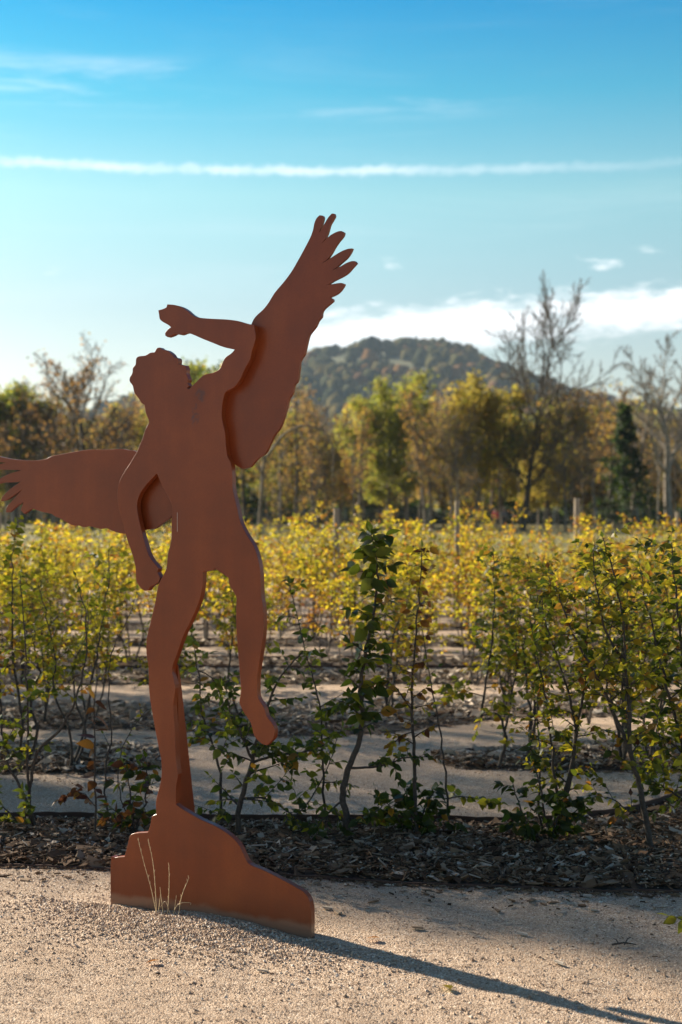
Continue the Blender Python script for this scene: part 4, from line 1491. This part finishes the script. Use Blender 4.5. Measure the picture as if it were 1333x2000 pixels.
# ------------------------------------------------------------------ the steel sculpture
BODY = [(496.6, 635.1), (477.5, 630.6), (464, 626.6), (443.8, 623.9), (421.3, 622.8), (401, 621.6), (385.3, 619.4), (374, 613.8), (365, 605.9), (353.8, 599.1), (340.3, 595.3), (326.8, 594.2),
        (325, 600.3), (317.8, 603.6), (309.2, 605.9), (310.6, 613.8), (312.1, 622.8), (317.8, 628.4), (327.9, 634), (334, 639), (327.9, 643.5), (322.9, 649.8), (322.9, 655.4), (327.2, 658.3),
        (335.8, 655.4), (342.5, 652), (352.6, 653.8), (363.9, 650.2), (376.3, 653.1), (394.3, 661), (416.8, 670), (437, 677.9), (458.4, 682.8), (451.6, 690.3), (440.4, 698.1), (434.8, 708.3),
        (429.1, 720.6), (416.8, 727.8), (403.3, 730.8), (394.3, 735.3), (383, 746.5), (369.5, 760), (365.7, 757.8), (369.5, 753.3), (366.1, 747.6), (367.9, 740.9), (363.9, 729.6), (364.3, 721.8),
        (361.6, 713.9), (348.1, 710.5), (348.8, 702.6), (345.9, 698.8), (340.3, 697.7), (335.8, 691.4), (326.8, 684.6), (317.8, 682.4), (312.1, 678.6), (306.5, 680.1), (302, 688), (293, 689.1),
        (284, 694.3), (271.6, 695.9), (266, 700.4), (264.9, 711.6), (259.7, 718.4), (258.6, 728.5), (253.6, 737.5), (253.6, 745.4), (259.3, 753.3), (262.6, 766.8), (271.6, 779.1), (276.1, 787),
        (282.2, 790.4), (285.1, 807.3), (291.2, 824.1), (285.1, 836.5), (279.5, 853.5), (274, 867), (267.3, 883.2), (255.2, 903.5), (240.3, 926.4), (232.2, 944), (229.5, 958.8), (230, 980.4),
        (234.9, 1004.7), (241.7, 1026.3), (248.4, 1053.3), (257.9, 1080.3), (264.6, 1106), (266, 1130.3), (271.4, 1143.8), (280.8, 1153.2), (288.9, 1153.2), (295.7, 1145.1), (309.2, 1137),
        (312.4, 1127.6), (307.8, 1118), (310.5, 1110), (304.6, 1103.3), (291.6, 1085.7), (283.5, 1061.4), (276.8, 1037), (270, 1007.4), (267.8, 987), (272.7, 966.9), (286.2, 946.7), (306.5, 925),
        (314.6, 944), (324, 961.5), (336.2, 987), (335.6, 1015.5), (334.8, 1053), (328, 1083), (325.4, 1110), (314.6, 1131.6), (307.8, 1150.5), (303.8, 1174.8), (298.6, 1196.6), (291, 1228),
        (286.4, 1250.6), (286.4, 1277.6), (290.5, 1304.6), (291.8, 1353), (299.9, 1404.5), (309.4, 1455.8), (315.5, 1486), (315.5, 1519), (310.6, 1542), (305, 1565), (305.6, 1590), (297.4, 1595),
        (294, 1611.6), (289, 1625.5), (262.7, 1627.4), (254.5, 1633), (249.5, 1651), (243.6, 1672.7), (224.8, 1675), (216.5, 1684), (216.5, 1800), (607.5, 1868), (608, 1776.6), (597.7, 1747),
        (579.5, 1733.7), (546.5, 1715.6), (513.5, 1699), (487, 1687.5), (477.2, 1671), (467.3, 1651), (450.8, 1633), (424.4, 1615), (394.7, 1601.7), (365, 1585), (345.2, 1572), (344.2, 1566),
        (344.2, 1535.7), (347.8, 1512.6), (343.6, 1479.6), (341.8, 1431.5), (339, 1377.5), (342.3, 1345), (339, 1323.5), (336.4, 1306), (347, 1275), (359.3, 1240), (375.5, 1207), (389, 1175),
        (395, 1148), (397, 1117), (403.9, 1115.6), (416, 1113.4), (419.2, 1109.7), (425.5, 1114), (437.6, 1122.4), (447, 1129), (448.4, 1142.6), (460.6, 1162.9), (462, 1175), (461.4, 1215.5),
        (464.6, 1264), (470, 1331.6), (471.4, 1350.5), (468, 1372), (478, 1393.7), (490.3, 1412.6), (497, 1437), (510.5, 1451.8), (521.3, 1455.8), (532, 1445), (536, 1437), (534.8, 1418),
        (521.3, 1399), (516, 1381.6), (505, 1364), (502.4, 1345), (504, 1312.7), (510.5, 1269.5), (515, 1229), (514, 1185.8), (510.5, 1161.5), (509, 1121), (505, 1094), (496, 1067), (482.5, 1045),
        (470, 1020), (463, 990), (455, 955), (453.8, 928), (450.9, 904), (444, 889.6), (441, 865.6), (439.5, 844), (434, 820), (433.6, 798.4), (437.2, 776.8), (442, 764.8), (457.6, 756.4),
        (469.6, 740.8), (479.2, 719.2), (488.8, 702.4), (492.4, 685.6), (497.2, 671.2), (499.6, 659.2), (498.2, 647.2)]
WING_R = [(492.4, 630.4), (500.8, 617), (514, 605), (525, 591), (537, 571.6), (553.6, 552), (568, 533), (580, 513), (594, 487.6), (606.4, 463.6), (611.7, 449), (614.3, 436), (618.4, 426.4),
          (624.4, 420.4), (630.4, 421), (632.3, 425.2), (630, 436), (626.8, 444.4), (623.2, 455), (627.5, 449.2), (634, 437.2), (641, 425.2), (648.4, 416.8), (653.2, 417.3), (654, 422.8),
          (649.6, 431), (644.8, 439.6), (640, 456.4), (634, 468.4), (629.2, 474.4), (635, 469.6), (644.8, 460), (656.8, 453.3), (666.4, 451), (672.4, 454), (670.7, 461), (662.8, 470.8),
          (654.4, 482.8), (648.4, 493.6), (640, 505.6), (628, 514.7), (640, 508), (654.4, 498.4), (668.8, 490), (680.8, 485.7), (688.7, 485.2), (685.6, 492.4), (678.4, 503.2), (666.4, 514),
          (655.6, 523.6), (647.2, 528.4), (661.6, 522.4), (676, 514), (686.8, 510), (694, 510), (696.9, 514), (689.2, 522.4), (679.6, 533.2), (668.8, 540.4), (654.4, 547.6), (642.4, 554.8),
          (636.4, 556.7), (652, 554.3), (666.4, 552.4), (673, 554.8), (671.2, 559.6), (665.2, 568), (656.8, 575.2), (644.8, 580.7), (650.8, 584.3), (650.8, 588.4), (642.4, 595.6), (632.8, 604),
          (629.2, 611.2), (628.5, 618.9), (622, 626.8), (617.2, 637.6), (608.8, 648.4), (604, 655.6), (600.4, 668.8), (597.3, 683.2), (594.4, 692.8), (587.2, 703.6), (584.8, 721.6),
          (581.2, 744.4), (575.2, 751.6), (571.6, 767.2), (564.4, 780.4), (561.3, 793.6), (554.8, 816.4), (546.4, 836.8), (536.8, 848.8), (530.8, 860.8), (524.8, 874), (517.6, 886),
          (505.6, 894.4), (497.2, 902.8), (490, 911.2), (476.8, 915.5), (467.2, 912.4), (457.6, 905.9), (451.6, 901.6), (440, 870), (428, 810), (425, 775), (440, 745), (465, 705), (480, 665)]
WING_L = [(267.3, 881.9), (251, 879), (234.9, 876.5), (208, 878.3), (172.8, 878.3), (145.8, 882.4), (116, 888), (100, 891.3), (89, 896.7), (64.8, 899.4), (29.7, 897.2), (0, 891.8), (-28, 884),
          (-44, 882), (-48, 888), (-30, 895), (-8, 901), (12, 904), (-8, 907.5), (-35, 909), (-52, 913), (-50, 920), (-20, 918.5), (0, 917), (16, 917.5), (41.9, 918.3), (18.9, 925), (0, 934.5),
          (-24, 947), (-34, 955), (-28, 958), (0, 944), (27, 942), (40.5, 940.4), (18.9, 956), (5.4, 969.6), (1.4, 979), (13.5, 976.4), (29.7, 965.6), (43, 956), (27, 975), (13.5, 989.9),
          (12, 1000.7), (20, 999.3), (35, 987), (46, 980.4), (40.5, 996.6), (47.3, 1003.4), (58, 996.6), (64.8, 993.9), (81, 999.3), (100, 1003.4), (108, 1008.8), (118.8, 1012.8), (129.6, 1019.6),
          (143, 1026.3), (154, 1026.3), (163.4, 1029.8), (172.8, 1027.7), (186.3, 1030.4), (197, 1033), (207.9, 1031.7), (224, 1038.5), (243, 1042.5), (262, 1040), (278, 1037), (286, 1034.4),
          (305, 1031.7), (318.6, 1020.9), (335.6, 1008.8), (352, 990), (340, 940), (312, 900)]


def round_poly(pts, corner=48.0, k=3):
    """catmull-rom through the outline, keeping sharp corners sharp"""
    P = [Vector(p) for p in pts]
    n = len(P)
    sharp = []
    for i in range(n):
        a, b_ = (P[i] - P[i - 1]), (P[(i + 1) % n] - P[i])
        sharp.append(math.degrees(a.angle(b_, 0)) > corner)
    out_ = []
    for i in range(n):
        p1, p2 = P[i], P[(i + 1) % n]
        p0 = P[i - 1] if not sharp[i] else p1 - (p2 - p1)
        p3 = P[(i + 2) % n] if not sharp[(i + 1) % n] else p2 + (p2 - p1)
        if (p2 - p1).length < 4.5:
            out_.append(p1)
            continue
        for j in range(k):
            t = j / k
            out_.append(0.5 * ((2 * p1) + (p2 - p0) * t + (2 * p0 - 5 * p1 + 4 * p2 - p3) * t * t + (3 * p1 - p0 - 3 * p2 + p3) * t ** 3))
    return out_


SC_ORG = Vector((BASE_L.x, BASE_L.y, 0))


def plate(name, px, off, thick, mat, parent, bev=.0025):
    """an outline cut from steel plate: its front face lies 'off' behind the sculpture's front plane"""
    bm = bmesh.new()
    o0 = SC_ORG + NB * off
    vs = []
    for p in round_poly(px):
        d = ray(p.x, p.y)
        t = (o0 - Vector((0, 0, CAM_H))).dot(NB) / d.dot(NB)
        q = Vector((0, 0, CAM_H)) + d * t - SC_ORG
        vs.append(bm.verts.new((q.dot(U), q.dot(NB), q.z)))
    f = bm.faces.new(vs)
    bm.normal_update()
    if f.normal.y > 0:
        f.normal_flip()
    ret = bmesh.ops.extrude_face_region(bm, geom=[f])
    moved = [g for g in ret['geom'] if isinstance(g, bmesh.types.BMVert)]
    bmesh.ops.translate(bm, verts=moved, vec=(0, thick, 0))
    bmesh.ops.recalc_face_normals(bm, faces=bm.faces)
    me = bpy.data.meshes.new(name)
    bm.to_mesh(me)
    bm.free()
    me.materials.append(mat)
    o = link(name, me, parent)
    if bev:
        bv = o.modifiers.new('edge', 'BEVEL')
        bv.width = bev
        bv.segments = 1
        bv.limit_method = 'ANGLE'
        bv.angle_limit = R(70)
    return o


def plate_xz(px, py, off=0.0):
    d = ray(px, py)
    o0 = SC_ORG + NB * off
    t = (o0 - Vector((0, 0, CAM_H))).dot(NB) / d.dot(NB)
    q = Vector((0, 0, CAM_H)) + d * t - SC_ORG
    return q.dot(U), q.z


marks = []
for (x, y, rx, rz, amt, c_) in ((383, 802, .022, .075, .75, (.035, .03, .045, 1)), (393, 772, .03, .035, .6, (.04, .033, .045, 1)), (377, 822, .014, .03, .7, (.05, .045, .07, 1))):
    a, z = plate_xz(x, y)
    marks.append((a, z, rx, rz, amt, c_))
M_CORTEN = corten('rusted_steel', marks)
# vertical hairline scratch
sc = empty('steel_sculpture', SC_ORG, math.atan2(U.y, U.x))
tag(sc, 'rust brown steel cut-out of a winged figure reaching up on a stepped base', 'sculpture')
TH = .028
plate('figure', BODY, 0.0, TH, M_CORTEN, sc, .0012)
plate('wing', WING_R, TH + .014, .014, M_CORTEN, sc, .001)
plate('wing', WING_L, TH + .014, .014, M_CORTEN, sc, .001)
# stiffening fin behind the standing leg
a_top, z_top = plate_xz(341, 1300)
a_bot, z_bot = plate_xz(331, 1600)
fx0, fx1 = a_bot + .0, a_bot + .022
prof = [(TH + .002, z_top), (TH + .02, z_top - .06), (TH + .125, z_bot - .02), (TH + .16, -.12), (TH + .002, -.12)]
V_ = [(fx0, y, z) for y, z in prof] + [(fx1, y, z) for y, z in prof]
nP = len(prof)
F_ = [tuple(range(nP)), tuple(range(2 * nP - 1, nP - 1, -1))] + [(i, i + nP, (i + 1) % nP + nP, (i + 1) % nP) for i in range(nP)]
link('support_fin', py_mesh('support_fin', V_, F_, M_CORTEN), sc)
sx_, sz_ = plate_xz(347, 1020)
V_, F_ = box_geo(.0016, .0008, .075)
o = link('scratch', py_mesh('scratch', V_, F_, plain_mat('pale_scratch', (.6, .5, .45), .6)), sc)
o.location = (sx_, -.0006, sz_ - .037)

# dry grass stalks in front of the base
base_pt = SC_ORG + U * plate_xz(330, 1774)[0] - NB * .035
g = empty('dry_grass', base_pt)
tag(g, 'few dry straw coloured grass stalks in front of the sculpture base', 'grass')
for pts in ([(312, 1765), (300, 1738), (286, 1690), (275, 1640)], [(310, 1762), (306, 1730), (301, 1680), (293, 1643)], [(331, 1775), (332, 1740), (332, 1690)], [(352, 1778), (360, 1750), (371, 1715)],
            [(312, 1772), (318, 1745)], [(324, 1772), (314, 1732)], [(340, 1776), (347, 1748)], [(335, 1776), (352, 1765), (372, 1763), (376, 1766)], [(336, 1776), (328, 1760), (318, 1770)]):
    tb = Tubes()
    L = []
    for x, y in pts:
        u_, z_ = plate_xz(x, y, -.035)
        L.append(SC_ORG + U * u_ - NB * (.035 + .02 * random.Random(x).random()) + Vector((0, 0, z_)) - base_pt)
    L[0].z = -.01
    L = smooth_line(L, 4)
    tb.add(L, .0015, .0008, 4)
    if len(pts) > 2 and pts[-1][1] < 1720:
        for k in range(3, len(L)):
            tb.add([L[k], L[k] + Vector((random.Random(k).uniform(-.006, .006), 0, .012))], .0016, .0006, 3)
    link('stalk', tb.mesh('stalk', M_STRAW), g)

# ------------------------------------------------------------------ bits lying on the gravel
def flake(name, px, py, size, rz, mat, label, wide=.45, thick=.004, cat=None, tone=.9, lift=.1):
    p = gnd(px, py)
    p.z = float(ground_h(p.x, p.y))
    Vq = np.array(CHIPV, dtype=float)
    Vq[:, 0] *= size * wide
    Vq[:, 1] *= size
    Vq[:, 2] *= thick
    Vq[:, 2] += lift * np.abs(Vq[:, 1]) + .003
    o = link(name, np_mesh(name, Vq, CHIPF, mat, np.full(8, tone)))
    o.location = p
    o.rotation_euler = (.05, .08, rz)
    return tag(o, label, cat)


flake('wood_chip', 640, 1776, .05, 1.2, M_CHIP, 'pale wood chip on the gravel just right of the sculpture foot', .5, .006, 'wood chip', .95)
flake('wood_chip', 660, 1783, .045, .4, M_CHIP, 'grey wood chip beside a pale one right of the sculpture foot', .6, .006, 'wood chip', .8)
flake('wood_chip', 1020, 1829, .05, 1.0, M_CHIP, 'white wood chip on the gravel above the long shadow', .45, .006, 'wood chip', 1.0)
flake('wood_chip', 815, 1819, .05, 1.4, M_CHIP, 'dull grey wood chip lying between sculpture and far right twig', .5, .006, 'wood chip', .72)
flake('wood_chip', 1092, 1888, .045, .7, M_CHIP, 'small pale wood chip below the twig on the gravel', .4, .006, 'wood chip', .98)
flake('wood_chip', 513, 1892, .05, 1.3, M_CHIP, 'pale wood chip on the gravel below the sculpture base', .4, .006, 'wood chip', .92)


def fallen_leaf(px, py, size, rz, tone_i, label, tilt=.2):
    p = gnd(px, py)
    o = link('fallen_leaf', LEAF_ME[tone_i])
    o.location = (p.x, p.y, float(ground_h(p.x, p.y)) + .012)
    o.rotation_euler = (tilt, .15, rz)
    o.scale = (size,) * 3
    return tag(o, label, 'leaf')


fallen_leaf(880, 1936, .055, .4, 9, 'yellow green leaf lying on the gravel under the long shadow')
fallen_leaf(742, 1838, .05, 1.6, 16, 'curled orange leaf on the gravel above the long shadow')
fallen_leaf(310, 1882, .05, 2.2, 16, 'small rusty leaf on the gravel left below the base')
fallen_leaf(205, 1668, .06, 1.0, 16, 'orange leaf in the mulch left of the sculpture base')
fallen_leaf(1052, 1728, .05, .2, 7, 'small green leaf at the front lip of the bed on the right')
tb = Tubes()
p0 = gnd(1220, 1852)
for a, b_, r_ in (((-.045, .0, .012), (.045, .01, .01), .004), ((0, 0, .012), (.03, .03, .03), .003), ((-.02, 0, .014), (-.035, .025, .026), .003)):
    tb.add([Vector(a), (Vector(a) + Vector(b_)) / 2 + Vector((0, .005, .006)), Vector(b_)], r_, r_ * .5, 5)
o = link('broken_twig', tb.mesh('broken_twig', M_STEM))
o.location = (p0.x, p0.y, float(ground_h(p0.x, p0.y)))
tag(o, 'dark broken twig on the gravel near the right edge', 'twig')

# ------------------------------------------------------------------ haze
HAZE = 0.00010
V_, F_ = box_geo(5200, 4200, 216)
hz = link('haze', py_mesh('haze', V_, F_))
hz.location = (0, 1720, -3.0)
m = bpy.data.materials.new('haze')
m.use_nodes = True
t = m.node_tree
t.nodes.clear()
pv = t.nodes.new('ShaderNodeVolumePrincipled')
pv.inputs['Color'].default_value = (.62, .80, 1.0, 1)
pv.inputs['Density'].default_value = HAZE
pv.inputs['Anisotropy'].default_value = 0.2
oo = t.nodes.new('ShaderNodeOutputMaterial')
t.links.new(pv.outputs[0], oo.inputs['Volume'])
hz.data.materials.append(m)
tag(hz, 'thin blue haze over the valley', 'haze', kind='stuff')
